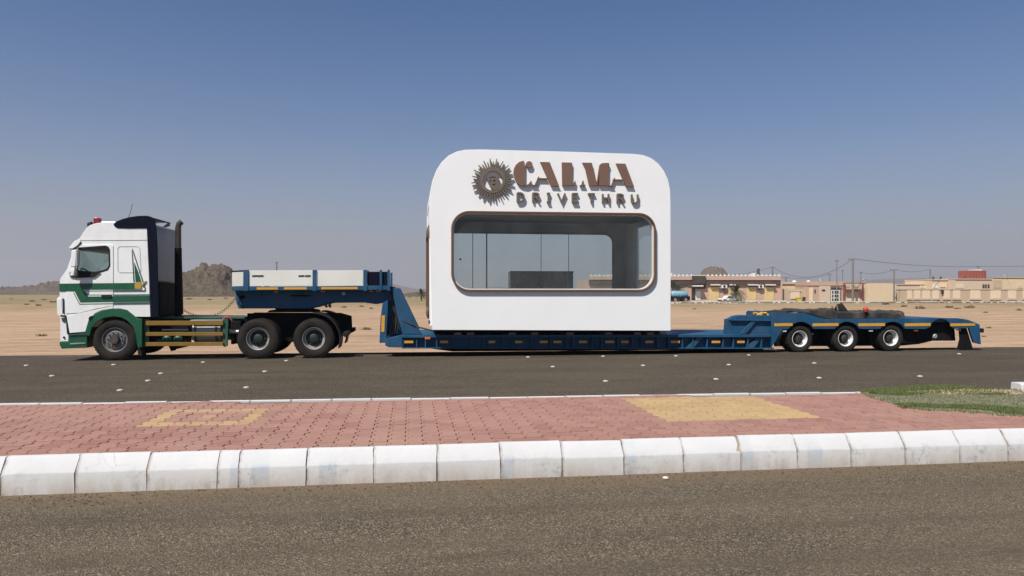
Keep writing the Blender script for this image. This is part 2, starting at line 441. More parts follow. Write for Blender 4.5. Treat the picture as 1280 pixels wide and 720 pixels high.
mat('joint_sand', (0.085, 0.052, 0.038), 0.95, var=0.3, scale=12, dust=0.1)

def kerb_mat(name, patch):
    m, t, out = nodes(name)
    geo = t.nodes.new('ShaderNodeNewGeometry'); co = geo.outputs['Position']
    lo = t.nodes.new('ShaderNodeTexCoord').outputs['Object']
    p = t.nodes.new('ShaderNodeBsdfPrincipled'); p.inputs['Roughness'].default_value = 0.75; p.inputs['Specular IOR Level'].default_value = 0.3
    n1 = noise(t, co, 3.0, 7, 0.7); n2 = noise(t, co, 14, 6, 0.75); n3 = noise(t, mapping(t, co, (7, 7, 2.5)), 1.0, 5, 0.7)
    sx = t.nodes.new('ShaderNodeSeparateXYZ'); L(t, co, sx.inputs[0])
    c = mixc(t, n1, (0.47, 0.465, 0.455), (0.62, 0.615, 0.60))
    if patch:
        sl_ = t.nodes.new('ShaderNodeSeparateXYZ'); L(t, lo, sl_.inputs[0])
        mr = N(t, 'ShaderNodeMapRange'); mr.inputs[1].default_value = patch[1]; mr.inputs[2].default_value = patch[1] - 0.012; L(t, sl_.outputs['X'], mr.inputs[0])
        m2 = N(t, 'ShaderNodeMapRange'); m2.inputs[1].default_value = patch[0]; m2.inputs[2].default_value = patch[0] + 0.012; L(t, sl_.outputs['X'], m2.inputs[0])
        mm = N(t, 'ShaderNodeMath', operation='MULTIPLY'); L(t, mr.outputs[0], mm.inputs[0]); L(t, m2.outputs[0], mm.inputs[1])
        m3 = N(t, 'ShaderNodeMath', operation='MULTIPLY'); L(t, mm.outputs[0], m3.inputs[0]); L(t, ramp(t, n2, [(0.3, 0.35), (0.6, 0.95)]), m3.inputs[1])
        zt_m = N(t, 'ShaderNodeMapRange'); zt_m.inputs[1].default_value = 0.20; zt_m.inputs[2].default_value = 0.16; zt_m.inputs[3].default_value = 0.12; L(t, sx.outputs['Z'], zt_m.inputs[0])
        m4 = N(t, 'ShaderNodeMath', operation='MULTIPLY'); L(t, m3.outputs[0], m4.inputs[0]); L(t, zt_m.outputs[0], m4.inputs[1]); m3 = m4
        c = mixc(t, m3.outputs[0], c, (0.40, 0.44, 0.49))
    # splash dirt near the road and worn specks
    low = N(t, 'ShaderNodeMapRange'); low.inputs[1].default_value = 0.17; low.inputs[2].default_value = 0.0; L(t, sx.outputs['Z'], low.inputs[0])
    dm = N(t, 'ShaderNodeMath', operation='MULTIPLY'); L(t, low.outputs[0], dm.inputs[0]); L(t, ramp(t, n3, [(0.30, 0.05), (0.62, 1.0)]), dm.inputs[1])
    c = mixc(t, dm.outputs[0], c, (0.42, 0.36, 0.29))
    wear = N(t, 'ShaderNodeMapRange'); wear.inputs[1].default_value = 0.22; wear.inputs[2].default_value = 0.12; L(t, sx.outputs['Z'], wear.inputs[0])
    w2 = N(t, 'ShaderNodeMath', operation='MULTIPLY'); L(t, wear.outputs[0], w2.inputs[0]); L(t, ramp(t, n2, [(0.50, 0.0), (0.60, 0.85)]), w2.inputs[1])
    wc = N(t, 'ShaderNodeMath', operation='MULTIPLY'); L(t, w2.outputs[0], wc.inputs[0]); L(t, ramp(t, noise(t, co, 1.7, 3, 0.5), [(0.50, 0.05), (0.64, 1.0)]), wc.inputs[1]); w2 = wc
    c = mixc(t, w2.outputs[0], c, (0.27, 0.27, 0.26))
    sl2 = t.nodes.new('ShaderNodeSeparateXYZ'); L(t, lo, sl2.inputs[0])
    je = N(t, 'ShaderNodeMapRange'); je.inputs[1].default_value = 0.030; je.inputs[2].default_value = 0.0; L(t, sl2.outputs['X'], je.inputs[0])
    jd = N(t, 'ShaderNodeMath', operation='MULTIPLY'); L(t, je.outputs[0], jd.inputs[0]); L(t, ramp(t, n2, [(0.36, 0.0), (0.58, 0.9)]), jd.inputs[1])
    c = mixc(t, jd.outputs[0], c, (0.16, 0.13, 0.10))
    cr_ = N(t, 'ShaderNodeTexVoronoi', Scale=2.1); cr_.feature = 'DISTANCE_TO_EDGE'
    wv = t.nodes.new('ShaderNodeVectorMath'); wv.operation = 'MULTIPLY_ADD'; wv.inputs[1].default_value = (0.25, 0.25, 0.25)
    nv = N(t, 'ShaderNodeTexNoise', Scale=6.0, Detail=4); L(t, co, nv.inputs['Vector']); L(t, nv.outputs['Color'], wv.inputs[0]); L(t, co, wv.inputs[2]); L(t, wv.outputs[0], cr_.inputs['Vector'])
    cf = N(t, 'ShaderNodeMath', operation='MULTIPLY'); L(t, ramp(t, cr_.outputs['Distance'], [(0.003, 0.5), (0.009, 0.0)]), cf.inputs[0]); L(t, ramp(t, noise(t, co, 0.9, 2, 0.5), [(0.60, 0.0), (0.66, 1.0)]), cf.inputs[1])
    c = mixc(t, cf.outputs[0], c, (0.12, 0.11, 0.10))
    L(t, c, p.inputs['Base Color']); L(t, bumpn(t, n2, 0.5, 0.006), p.inputs['Normal'])
    L(t, p.outputs[0], out.inputs['Surface'])
kerb_mat('kerb_paint', None)
kerb_mat('kerb_paint_patched', (0.02, 0.13))
kerb_mat('kerb_paint_patched_mid', (0.10, 0.26))

def rock_mat(name, a, b, c_):
    m, t, out = nodes(name)
    co = t.nodes.new('ShaderNodeNewGeometry').outputs['Position']
    p = t.nodes.new('ShaderNodeBsdfPrincipled'); p.inputs['Roughness'].default_value = 0.95; p.inputs['Specular IOR Level'].default_value = 0.1
    n1 = noise(t, co, 0.06, 8, 0.7); n2 = noise(t, co, 0.45, 8, 0.8)
    c = mixc(t, ramp(t, n1, [(0.35, 0.0), (0.65, 1.0)]), a, b)
    c = mixc(t, ramp(t, n2, [(0.35, 0.8), (0.55, 0.0)]), c, c_)
    L(t, c, p.inputs['Base Color']); L(t, bumpn(t, n2, 1.0, 2.5), p.inputs['Normal'])
    L(t, p.outputs[0], out.inputs['Surface'])
rock_mat('rock', (0.16, 0.125, 0.085), (0.25, 0.195, 0.135), (0.055, 0.042, 0.030))
rock_mat('rock_far', (0.18, 0.14, 0.10), (0.25, 0.195, 0.145), (0.09, 0.068, 0.052))

# ================================================================== THE SETTING
rnd = random.Random(4)
def desert_z(x, y):
    if y < 20.55: return -0.03
    s = min(1, (y - 20.55) / 2.2); s = s*s*(3-2*s)
    z = -0.03 - 0.6*s
    r = max(0, min(1, (y - 32) / 85.0)); r = r*r*(3-2*r)
    z += 0.60*r
    if y > 23: z += 0.10*mnoise.noise((x*0.06, y*0.16, 1.0)) * min(1, (y-23)/8) * (1-0.6*r)
    if y > 23: z += 0.035*mnoise.noise((x*0.5, y*0.7, 4.0)) * min(1, (y-23)/6)
    return z
def make_ground():
    ys = [-60, -30, -10, 0, 10, 20, 20.55]
    y = 20.55
    while y < 60: y += 0.45 + (y-20)*0.035; ys.append(y)
    while y < 2650: y *= 1.07; ys.append(y)
    xs = []
    x = 0.0; st = 0.8
    while x < 260:
        xs.append(x); x += st
        if x > 22: st *= 1.10
    xs = [-a for a in xs[:0:-1]] + xs
    m = MB(); n = len(xs)
    for yy in ys:
        k = 1.0 + max(0, yy-60)/200
        for xx in xs: m.v.append((xx*k, yy, desert_z(xx*k, yy)))
    for j in range(len(ys)-1):
        for i in range(n-1): m.f.append((j*n+i, j*n+i+1, (j+1)*n+i+1, (j+1)*n+i))
    tag(m.build('desert_ground', 'sand', smooth=180), kind='structure')
make_ground()

ZP = 0.292                                       # level of the paving
MED_FAR = lambda x: 9.60 - 0.037*x              # far edge of the median
RF_EDGE = lambda x: 20.62 - 0.030*x               # far edge of the far road
# near carriageway
m = MB().add([(-60, -40, 0), (80, -40, 0), (80, 6.62, 0), (-60, 6.62, 0)], [(0, 1, 2, 3)])
tag(m.build('near_road', 'asphalt_near'), kind='structure')
# far carriageway with a ragged sandy edge
m = MB(); xs = [-120 + 0.5*i for i in range(0, 641)]
for x in xs:
    j = 0.10*mnoise.noise((x*0.35, 2, 0)) + 0.07*mnoise.noise((x*1.4, 7, 0))
    m.v.append((x, MED_FAR(x)-0.1, 0.0)); m.v.append((x, RF_EDGE(max(-25, min(40, x)))+j, 0.0)); m.v.append((x, RF_EDGE(max(-25, min(40, x)))+j+0.12, -0.06))
for i in range(len(xs)-1):
    a = 3*i; m.f += [(a, a+3, a+4, a+1), (a+1, a+4, a+5, a+2)]
tag(m.build('far_road', 'asphalt_far', smooth=180), kind='structure')

# median: slab, kerb stones, interlocking pavers
MX0, MX1 = -14.0, 26.0
m = MB().prismz([(MX0, 6.652), (MX1, 6.652), (MX1, MED_FAR(MX1)-0.05), (MX0, MED_FAR(MX0)-0.05)], 0.004, ZP-0.022)
median = tag(m.build('median_pavement', 'joint_sand'), kind='structure')

joints = [onZ(x, y, 0.0).x for x, y in ((8, 616), (98, 614), (188, 610), (275, 607), (301, 606), (384, 604), (467, 601), (546, 599), (625, 597), (701, 594), (777, 591), (850, 588), (922, 586), (993, 584), (1063, 583), (1131, 581), (1200, 579), (1265, 578))]
while joints[0] > MX0 + 0.6: joints.insert(0, joints[0] - 0.55)
while joints[-1] < MX1 - 0.6: joints.append(joints[-1] + 0.55)
patched = {625: 1, 777: 2, 922: 2, 993: 1, 850: 1}
patch_x = [onZ(x, 590, 0).x for x in (625, 993, 777, 301, 922, 384, 1063)]
def kerb_stone(x0, x1, mname, k):
    w_ = x1 - x0
    prof = [(6.500, -0.02), (6.503, 0.162), (6.508, 0.176), (6.592, 0.282), (6.602, 0.292), (6.618, 0.297), (6.642, 0.296), (6.646, 0.288), (6.646, -0.02)]
    m_ = MB(); nx = 7
    for i in range(nx):
        u = i/(nx-1); x = 0.002 + (w_-0.004)*u
        for j, (y, z) in enumerate(prof):
            jx = 0.0
            if i in (0, nx-1): jx = rnd.uniform(-0.002, 0.006)*(1 if i == 0 else -1)
            jz = mnoise.noise((x0+x, y*9, k*3.1))*0.005; jy = mnoise.noise((x0*7+x*9, z*12, k*1.7))*0.004
            if j in (1, 2) and i in (0, nx-1): jz -= rnd.choice((0, 0, 0.004, 0.007))
            m_.v.append((x+jx, y-6.5+jy, z+(jz if z > 0 else 0)))
    n_ = len(prof)
    for i in range(nx-1):
        for j in range(n_-1): m_.f.append((i*n_+j, (i+1)*n_+j, (i+1)*n_+j+1, i*n_+j+1))
    m_.f.append(tuple(range(n_-1, -1, -1))); m_.f.append(tuple((nx-1)*n_+j for j in range(n_)))
    o = link('kerb_stone', m_.mesh('kerb_stone', smooth=30), mname, median)
    o.location = (x0, 6.5 + rnd.uniform(-0.006, 0.006), rnd.uniform(-0.005, 0.004)); o.rotation_euler = (0, rnd.uniform(-0.004, 0.004), rnd.uniform(-0.005, 0.005))
for k in range(len(joints)-1):
    mn = 'kerb_paint'
    for q, px_ in enumerate(patch_x):
        if abs(joints[k]-px_) < 0.12: mn = 'kerb_paint_patched' if q % 2 == 0 else 'kerb_paint_patched_mid'
    kerb_stone(joints[k], joints[k+1], mn, k)
tag(MB().prismx([(6.512, 0.0), (6.514, 0.160), (6.521, 0.176), (6.602, 0.276), (6.64, 0.284), (6.64, 0.0)], MX0+.1, MX1-.7).build('mortar', 'mortar', median), kind='stuff')
# low far kerb
x = MX0; k = 0
while x < MX1 - 0.5:
    w_ = 0.5
    y0 = MED_FAR(x+w_/2)
    m_ = MB().prismx([(0, -0.004), (0, ZP-.004), (0.012, ZP+.001), (0.055, ZP+.001), (0.070, ZP-.012), (0.074, -0.02)], 0.004, w_-0.004)
    o = link('kerb_stone', m_.mesh('kerb_stone_far', bevel=0.0), 'kerb_paint', median)
    o.location = (x, y0-0.045+rnd.uniform(-0.006, 0.006), rnd.uniform(-0.004, 0.006)); o.rotation_euler = (0, 0, math.atan(-0.0365))
    x += w_; k += 1

# pavers
PW, PL, JD = 0.160, 0.214, 0.034
def paver_verts(h=0.030):
    e = [(0, 0), (0, 0.20), (JD, 0.34), (JD, 0.66), (0, 0.80), (0, 1)]
    g = 0.0045
    left = [(dx+g, v*PL + (g if v == 0 else (-g if v == 1 else 0))) for dx, v in e]
    right = [(dx+PW-g, v*PL + (g if v == 0 else (-g if v == 1 else 0))) for dx, v in e][::-1]
    return left + right
def paver_into(mb, x, y, z, tx, ty):
    pts = paver_verts(); n_ = len(pts); c = 0.004
    cx = PW/2 + JD/2; cy = PL/2
    top = []; rim = []; bot = []
    for (a, b) in pts:
        ia = a + (c if a < cx else -c); ib = b + (c if b < 0.02 else (-c if b > PL-0.02 else 0))
        dz = tx*(a-cx) + ty*(b-cy)
        top.append((x+ia, y+ib, z+dz)); rim.append((x+a, y+b, z+dz-0.004)); bot.append((x+a, y+b, z-0.03))
    vs = top + rim + bot
    fs = [tuple(range(n_))[::-1]]
    for i in range(n_):
        j = (i+1) % n_
        fs += [(i, j, j+n_, i+n_), (i+n_, j+n_, j+2*n_, i+2*n_)]
    mb.add(vs, fs)
def in_grass(x, y):
    return False
GR = [onZ(a, b, ZP) for a, b in ((1076, 491), (1100, 486.5), (1140, 484.5), (1185, 483.5), (1240, 487), (1290, 489), (1290, 519), (1200, 515), (1140, 511.5), (1098, 499))]
def smooth_loop(P, n_=5):
    out_ = []
    for i_ in range(len(P)):
        p0, p1, p2, p3 = P[i_-1], P[i_], P[(i_+1) % len(P)], P[(i_+2) % len(P)]
        for k_ in range(n_):
            f_ = k_/n_; out_.append(0.5*((2*p1)+(-p0+p2)*f_+(2*p0-5*p1+4*p2-p3)*f_*f_+(-p0+3*p1-3*p2+p3)*f_**3))
    return out_
GRP = [(p.x, p.y) for p in smooth_loop(GR)]
def inside(pt, poly):
    x, y = pt; c = False; n_ = len(poly)
    for i in range(n_):
        x1, y1 = poly[i]; x2, y2 = poly[(i+1) % n_]
        if (y1 > y) != (y2 > y) and x < (x2-x1)*(y-y1)/(y2-y1)+x1: c = not c
    return c
pv = []
ncol = int((MX1-MX0-0.1)/PW)
c_ring = round((-2.30 - MX0)/PW); r_ring = round((8.29-6.655)/PL)
for i in range(ncol):
    for j in range(17):
        x = MX0 + 0.03 + i*PW; y = 6.655 + j*PL
        if y + PL > MED_FAR(x) - 0.03: continue
        if inside((x+PW/2, y+PL/2), GRP): continue
        kind = 'paver_red'
        di, dj = i-c_ring, j-r_ring
        if max(abs(di)/3.0, abs(dj)/2.0) <= 1.0 and (abs(di) >= 3 or abs(dj) >= 2): kind = 'paver_yellow' if rnd.random() < .62 else 'paver_pale'
        if di == 0 and dj == 0: kind = 'paver_pale'
        if 2.62 < x+PW/2 < 4.40 and 7.46 < y+PL/2 < 9.30: kind = 'paver_yellow'
        cx, cy = x+PW/2, y+PL/2
        dep = cx*VX + cy*VY; sxp = HX + F*(cx*VY - cy*VX)/dep
        vis = 1 if -10 < sxp < 1290 else 0
        pv.append((-vis/(dep*dep*dep), x, y, kind))
pv.sort()
PM = []
for q in range(4):
    mb = MB(); paver_into(mb, 0, 0, 0, rnd.uniform(-.02, .02), rnd.uniform(-.02, .02)); PM.append(mb.mesh('paver', smooth=0))
    PM[-1].materials.append(MAT['paver_red'])
rest = MB(); rest_mat = []; RM = ['paver_red', 'paver_yellow', 'paver_pale']
def pave_z(x, y): return ZP - 0.002 + 0.006*mnoise.noise((x*0.8, y*0.8, 9)) + rnd.uniform(-0.0025, 0.0025)
for q, (s_, x, y, kind) in enumerate(pv):
    if q < 297:
        link('paver', PM[q % 4], kind, median, (x, y, pave_z(x, y)))
    else:
        n0 = len(rest.f); paver_into(rest, x, y, pave_z(x, y), rnd.uniform(-.02, .02), rnd.uniform(-.02, .02)); rest_mat += [RM.index(kind)]*(len(rest.f)-n0)
me = bpy.data.meshes.new('far_pavers'); me.from_pydata(rest.v, [], rest.f)
for k_ in RM: me.materials.append(MAT[k_])
me.polygons.foreach_set('material_index', rest_mat); me.update()
tag(link('far_pavers', me, None, median), kind='stuff')

# lawn on the median
def lawn():
    base = MB(); cx = sum(p[0] for p in GRP)/len(GRP); cy = sum(p[1] for p in GRP)/len(GRP)
    base.prismz(GRP, 0.2, ZP+.004)
    o = base.build('lawn_soil', 'sand'); tag(o, kind='structure')
    r2 = random.Random(9); gm = MB(); gp = MB()
    x0, x1 = min(p[0] for p in GRP), max(p[0] for p in GRP); y0, y1 = min(p[1] for p in GRP), max(p[1] for p in GRP)
    bare = onZ(1232, 490, ZP)
    n_ = 0
    while n_ < 60000:
        x, y = r2.uniform(x0, x1), r2.uniform(y0, y1)
        if not inside((x, y), GRP): continue
        n_ += 1
        t_ = (y - y0)/(y1-y0)
        bx = (x-bare.x)/1.1; by = (y-bare.y)/0.32
        if bx*bx+by*by < 1.0 + 0.6*mnoise.noise((x*3, y*3, 0)) and r2.random() < 0.93: continue
        pale = mnoise.noise((x*1.1, y*1.6, 3)) + (0.25 if y < bare.y+0.1 else -0.5) > 0.05
        hgt = r2.uniform(0.014, 0.028) + (0.016 if not pale else 0)
        a = r2.uniform(0, 6.28); w_ = 0.008; lean = r2.uniform(0, 0.03); b = r2.uniform(0, 6.28)
        dx, dy = math.cos(a)*w_, math.sin(a)*w_
        mb = gp if pale else gm
        mb.add([(x-dx, y-dy, ZP), (x+dx, y+dy, ZP), (x+math.cos(b)*lean, y+math.sin(b)*lean, ZP+hgt)], [(0, 1, 2)])
    tag(gm.build('lawn_grass', 'leaf_grass', smooth=0), 'green turf of the lawn on the brick median', 'grass', kind='stuff')
    tag(gp.build('dry_grass', 'leaf_grass_pale', smooth=0), 'paler dry turf of the lawn on the brick median', 'grass', kind='stuff')
lawn()
p = onZ(1262, 489.5, ZP)
m = MB().prismx([(p.y, ZP-.05), (p.y+0.02, ZP+.085), (p.y+0.05, ZP+.105), (p.y+0.2, ZP+.105), (p.y+0.22, ZP-.05)], p.x+.2, p.x+0.7)
tag(m.build('kerb_block', 'kerb_paint', bevel=0.008), 'white painted concrete kerb block at the edge of the lawn', 'kerb block')

# road studs
studs = [(33,457),(65,470),(142,456),(150,488),(201,467),(185,476),(254,453),(308,484.5),(331,464.5),(358,451),(660,446.5),(691,458.5),(757,476.5),(754,445.5),(804,457),(845,445),(895,474),(911,456),(936,444),(1018,454),(1024,472.5),(1150,470.5),(1199,442.5)]
sm = MB().lathe([(0.0, 0.050), (0.012, 0.048), (0.020, 0.036), (0.023, 0.016), (0.024, 0.0005)], 14, axis='z').mesh('road_stud')
for x, y in studs:
    p = onZ(x, y, 0.004)
    o = link('road_stud', sm, 'stud_white', None, (p.x, p.y, 0.001))
    tag(o, 'small round white road stud set in the dark asphalt', 'road stud', 'road studs on the far carriageway')

# pebbles and grit at the foot of the kerb
def pebbles():
    r3 = random.Random(5); mb = MB()
    def one(x, y, s):
        n_ = 6; vs = []
        for zz, rr in ((0.0, 0.8), (0.35, 1.0), (0.75, 0.6)):
            for k in range(n_):
                a = 2*math.pi*k/n_; q = rr*s*r3.uniform(0.75, 1.2)
                vs.append((x+q*math.cos(a), y+q*math.sin(a)*0.8, zz*s))
        fs = [tuple(range(2*n_, 3*n_))]
        for l_ in range(2):
            for k in range(n_): fs.append((l_*n_+k, l_*n_+(k+1) % n_, (l_+1)*n_+(k+1) % n_, (l_+1)*n_+k))
        mb.add(vs, fs)
    for k in range(900):
        d = abs(r3.gauss(0, 0.16)); x = r3.uniform(-5, 9)
        if 6.47-d > 4: one(x, 6.47-d, r3.uniform(0.003, 0.010))
    for k in range(70):
        p_ = onZ(r3.gauss(95, 35), r3.gauss(626, 4), 0); one(p_.x, p_.y, r3.uniform(0.005, 0.013))
    return mb
tag(pebbles().build('grit', 'stone_light' if False else 'joint_sand', smooth=40), 'brown grit and crumbs along the foot of the near kerb', 'gravel', kind='stuff')
p = onZ(832, 599, 0); m = MB().lathe([(0, 0.02), (0.012, 0.028), (0.022, 0.02), (0.026, 0.0005)], 9, (p.x, p.y, 0), 'z')
tag(m.build('pebble', 'stone_light', smooth=20), 'single whitish pebble on the near asphalt beside the kerb', 'pebble')

# loose stones on the sandy verge
def verge():
    r7 = random.Random(12); mb = MB()
    for k in range(420):
        x = r7.uniform(-16, 30); y = 20.9+abs(r7.gauss(0, 3.2)); s_ = r7.uniform(0.012, 0.045)*(1.6 if r7.random() < .08 else 1); z = desert_z(x, y)
        vs = []
        for zz, rr in ((-0.3, 0.8), (0.3, 1.0), (0.75, 0.55)):
            for q in range(6):
                a = 2*math.pi*q/6; u = rr*s_*r7.uniform(0.75, 1.2); vs.append((x+u*math.cos(a)*1.3, y+u*math.sin(a), z+zz*s_))
        fs = [tuple(range(12, 18))]
        for l_ in range(2):
            for q in range(6): fs.append((l_*6+q, l_*6+(q+1) % 6, (l_+1)*6+(q+1) % 6, (l_+1)*6+q))
        mb.add(vs, fs)
    return mb
tag(verge().build('verge_stones', 'stone_tan', smooth=20), 'small loose stones scattered over the sandy verge of the far road', 'stones', kind='stuff')

# ================================================================== hills
def hill(name, label, pts, Y, depth, mname, seed, rough=0.16, nx=90, ny=26, crag=0.0):
    """skyline given in pixels on a plane at distance Y; ridge falls off in front and behind"""
    P = [onY(x, y, Y) for x, y in pts]
    X0, X1 = P[0].x, P[-1].x
    def crest(x):
        for a, b in zip(P, P[1:]):
            if a.x <= x <= b.x:
                u = (x-a.x)/(b.x-a.x+1e-9); return a.z+(b.z-a.z)*u
        return 0.0
    hm = max(p_.z for p_ in P); c0 = onY((pts[0][0]+pts[-1][0])/2, HY, Y).x
    m_ = MB()
    for j in range(ny):
        v = -1 + 2*j/(ny-1); y = Y + v*depth
        for i in range(nx):
            x = X0 + (X1-X0)*i/(nx-1)
            s_ = y/Y
            f_ = max(0, 1-abs(v)**1.5)
            h = crest(x)
            sc = 6.0/hm
            q = mnoise.fractal((x*sc*0.55, y*sc*0.55, seed), 0.9, 2.1, 6)
            rid = 1-abs(mnoise.noise((x*sc*0.35, y*sc*0.35, seed+5)))*1.2
            z = h*f_*(0.82+0.18*rid) + q*rough*hm*f_*min(1, h/hm+0.15)*(0.35+0.65*min(1, abs(v)*2.2))
            if crag and h > 0.03*hm:
                d_, _p = mnoise.voronoi((x*0.22, y*0.22, seed+z*0.12)); e_, _p = mnoise.voronoi((x*0.55, y*0.55, seed+9+z*0.3))
                z += crag*(d_[1]-d_[0]-0.25)*f_ + 0.45*crag*(e_[1]-e_[0]-0.25)*f_
            if h < 0.02*hm or f_ == 0: z = min(z, -0.5)
            m_.v.append((x, y, z-0.3 if v in (-1, 1) else z))
    for j in range(ny-1):
        for i in range(nx-1): m_.f.append((j*nx+i, j*nx+i+1, (j+1)*nx+i+1, (j+1)*nx+i))
    o = m_.build(name, mname, smooth=22 if mname == 'rock' else 30)
    tag(o, kind='structure'); o['label'] = label
hill('rocky_hill', 'rugged brown rock outcrop on the desert plain behind the truck', [(196, 371), (208, 352), (222, 343), (232, 338), (245, 336), (252, 330.5), (262, 329.5), (272, 330), (280, 331), (287, 336), (292, 344), (302, 352), (318, 362), (335, 371)], 330, 30, 'rock', 2.0, nx=240, ny=60, crag=2.6)
hill('low_hills', 'low brown rocky hills beyond the sand', [(-260, 362), (-200, 352), (-120, 356), (-60, 360), (-8, 363), (8, 361), (20, 359.5), (32, 358), (44, 359), (52, 357.8), (62, 356.5), (70, 353.5), (84, 350), (110, 346), (150, 352), (185, 362), (215, 371)], 640, 90, 'rock_far', 7.0, nx=260, ny=50, crag=4.0)
hill('pointed_hill', 'pointed rock hill rising behind the shops', [(850, 366), (868, 352), (878, 341), (884, 335), (890, 331.5), (896, 331.8), (900, 335), (904, 342), (912, 350), (930, 364)], 620, 45, 'rock_far', 3.0)
hill('distant_ridge', 'faint hazy ridge on the horizon', [(405, 366), (430, 360), (446, 355), (470, 352.5), (486, 353), (505, 358), (520, 361), (560, 362), (620, 358), (680, 363), (740, 365)], 2300, 220, 'rock_far', 11.0)
hill('distant_ridge_2', 'faint hazy ridge beyond the houses', [(950, 362), (1000, 352), (1060, 352), (1100, 349), (1150, 346.5), (1190, 349), (1240, 352), (1320, 350), (1420, 362)], 2300, 220, 'rock_far', 15.0)
bpy.data.objects['distant_ridge_2'].name = 'distant_ridge'
# sandy rise behind the palm
hill('sandy_rise', 'low sandy rise behind the goose-neck', [(480, 371), (500, 367.5), (520, 365), (545, 363.5), (580, 364), (640, 370)], 330, 30, 'rock_far', 21.0, rough=0.05)

# ================================================================== desert scrub
def tuft(seed, n_=140, hgt=0.5, rad=0.6):
    r4 = random.Random(seed); mb = MB()
    for k in range(n_):
        a = r4.uniform(0, 6.28); el = r4.uniform(0.15, 1.4); l_ = r4.uniform(0.5, 1.0)
        bx, by = r4.gauss(0, rad*0.25), r4.gauss(0, rad*0.25)
        tip = Vector((bx+math.cos(a)*math.cos(el)*rad*l_, by+math.sin(a)*math.cos(el)*rad*l_, math.sin(el)*hgt*l_))
        w_ = 0.035; pa = a+1.57
        d = Vector((math.cos(pa)*w_, math.sin(pa)*w_, 0)); mid = Vector((bx, by, 0.02))*0.45+tip*0.55+Vector((0, 0, 0.05))
        mb.add([Vector((bx, by, -0.03))-d*0.4, Vector((bx, by, -0.03))+d*0.4, mid+d, mid-d, tip], [(0, 1, 2, 3), (3, 2, 4)])
    return mb.mesh('desert_shrub', smooth=0)
TU = [tuft(s) for s in (1, 2, 3)]
shr = [(458,412,1.1),(430,384,1.0),(452,383,.8),(464,386,.7),(55,375,1.6),(40,377,1.4),(14,374,1.2),(33,381,1.0),(48,382,1.0),(66,378,1.5),(52,420,.8),(125,414,.7),(1274,388,1.3),(1150,386,1.8),(1212,385,1.6),(1186,384,1.5),(1232,391,.9),(1107,381,1.6),(1130,383,1.1),(1196,386,1.3),(944,388,.7),(868,386,.6),(500,382,.9),(512,372,1.8),(490,374,1.5),(236,374,1.8),(262,375,1.4),(1236,410,.6),(1230,421,.45),(470,371.5,2.2),(282,373.5,1.6)]
for k, (x, y, s_) in enumerate(shr):
    p = onZ(x, y, -0.4)
    for _ in range(3): p = onZ(x, y, desert_z(p.x, p.y))
    o = link('desert_shrub', TU[k % 3], 'leaf_scrub', None, (p.x, p.y, desert_z(p.x, p.y)))
    sc_ = s_ * (0.55 if p.y < 80 else 0.8); o.scale = (sc_*1.3, sc_, sc_*0.75); o.rotation_euler = (0, 0, k*1.3)
    tag(o, 'small dry brown desert shrub on the sand', 'shrub', 'dry shrubs scattered over the sand')

# ================================================================== wheels
def ring_nuts(mb, n_, rad, y, r_, l_=0.03):
    for k in range(n_):
        a = 2*math.pi*k/n_
        mb.lathe([(y-l_, 0.001), (y-l_, r_*0.7), (y-l_*0.6, r_), (y, r_)], 6, (rad*math.cos(a), 0, rad*math.sin(a)))
def tyre_mesh(name, r, w_, ri, y0=0.0):
    mb = MB(); g = 0.012
    pr = [(0.035, ri-0.006), (0.018, ri+0.01), (0.006, ri+(r-ri)*0.30), (0.0, ri+(r-ri)*0.52), (0.010, ri+(r-ri)*0.80), (0.024, r-0.022), (0.040, r-0.004)]
    tread = []
    nb = 4; bw = (w_-0.08)/nb
    for k in range(nb):
        a = 0.04+k*bw
        tread += [(a+0.004, r), (a+bw-0.012, r), (a+bw-0.010, r-g), (a+bw-0.002, r-g)]
    tread = tread[:-2]
    pr = pr + tread + [(w_-y, q) for y, q in pr[::-1]]
    mb.lathe([(y0+y, q) for y, q in pr], 48)
    for k in range(48):                                        # shoulder lugs
        a = 2*math.pi*(k+0.5)/48; ca, sa = math.cos(a), math.sin(a); da = 0.028
        for yy0, yy1 in ((0.022, 0.075), (w_-0.075, w_-0.022)):
            vs = []
            for y in (yy0, yy1):
                for t_, q in ((a-da, r-0.02), (a+da, r-0.02), (a+da, r+0.004), (a-da, r+0.004)):
                    vs.append((q*math.cos(t_), y0+y, q*math.sin(t_)))
            mb.add(vs, [(0, 1, 2, 3), (7, 6, 5, 4), (0, 4, 5, 1), (1, 5, 6, 2), (2, 6, 7, 3), (3, 7, 4, 0)])
    return mb.mesh(name, smooth=40)
TYRE_S = tyre_mesh('tyre', 0.505, 0.32, 0.292)
TYRE_D = tyre_mesh('tyre', 0.500, 0.28, 0.275); TYRE_D2 = tyre_mesh('tyre', 0.500, 0.28, 0.275, 0.335)
TYRE_T = tyre_mesh('tyre', 0.372, 0.235, 0.222); TYRE_T2 = tyre_mesh('tyre', 0.372, 0.235, 0.222, 0.275)
mb = MB().lathe([(0.30, 0.29), (0.10, 0.292), (0.03, 0.300), (0.018, 0.292), (0.022, 0.280), (0.05, 0.268), (0.075, 0.262), (0.080, 0.24), (0.045, 0.205), (0.040, 0.13), (0.05, 0.115)], 44)
RIM_S = mb.mesh('rim')
mb = MB().lathe([(0.06, 0.118), (0.0, 0.112), (-0.025, 0.095), (-0.03, 0.05), (-0.03, 0.0005)], 28); HUB_S = mb.mesh('hub')
mb = MB(); ring_nuts(mb, 10, 0.168, 0.043, 0.018, 0.035); NUT_S = mb.mesh('wheel_nuts')
mb = MB()
for k in range(10):
    a = 2*math.pi*(k+.5)/10; mb.lathe([(0.0455, 0.0005), (0.044, 0.022)], 10, (0.222*math.cos(a), 0.022, 0.222*math.sin(a)))
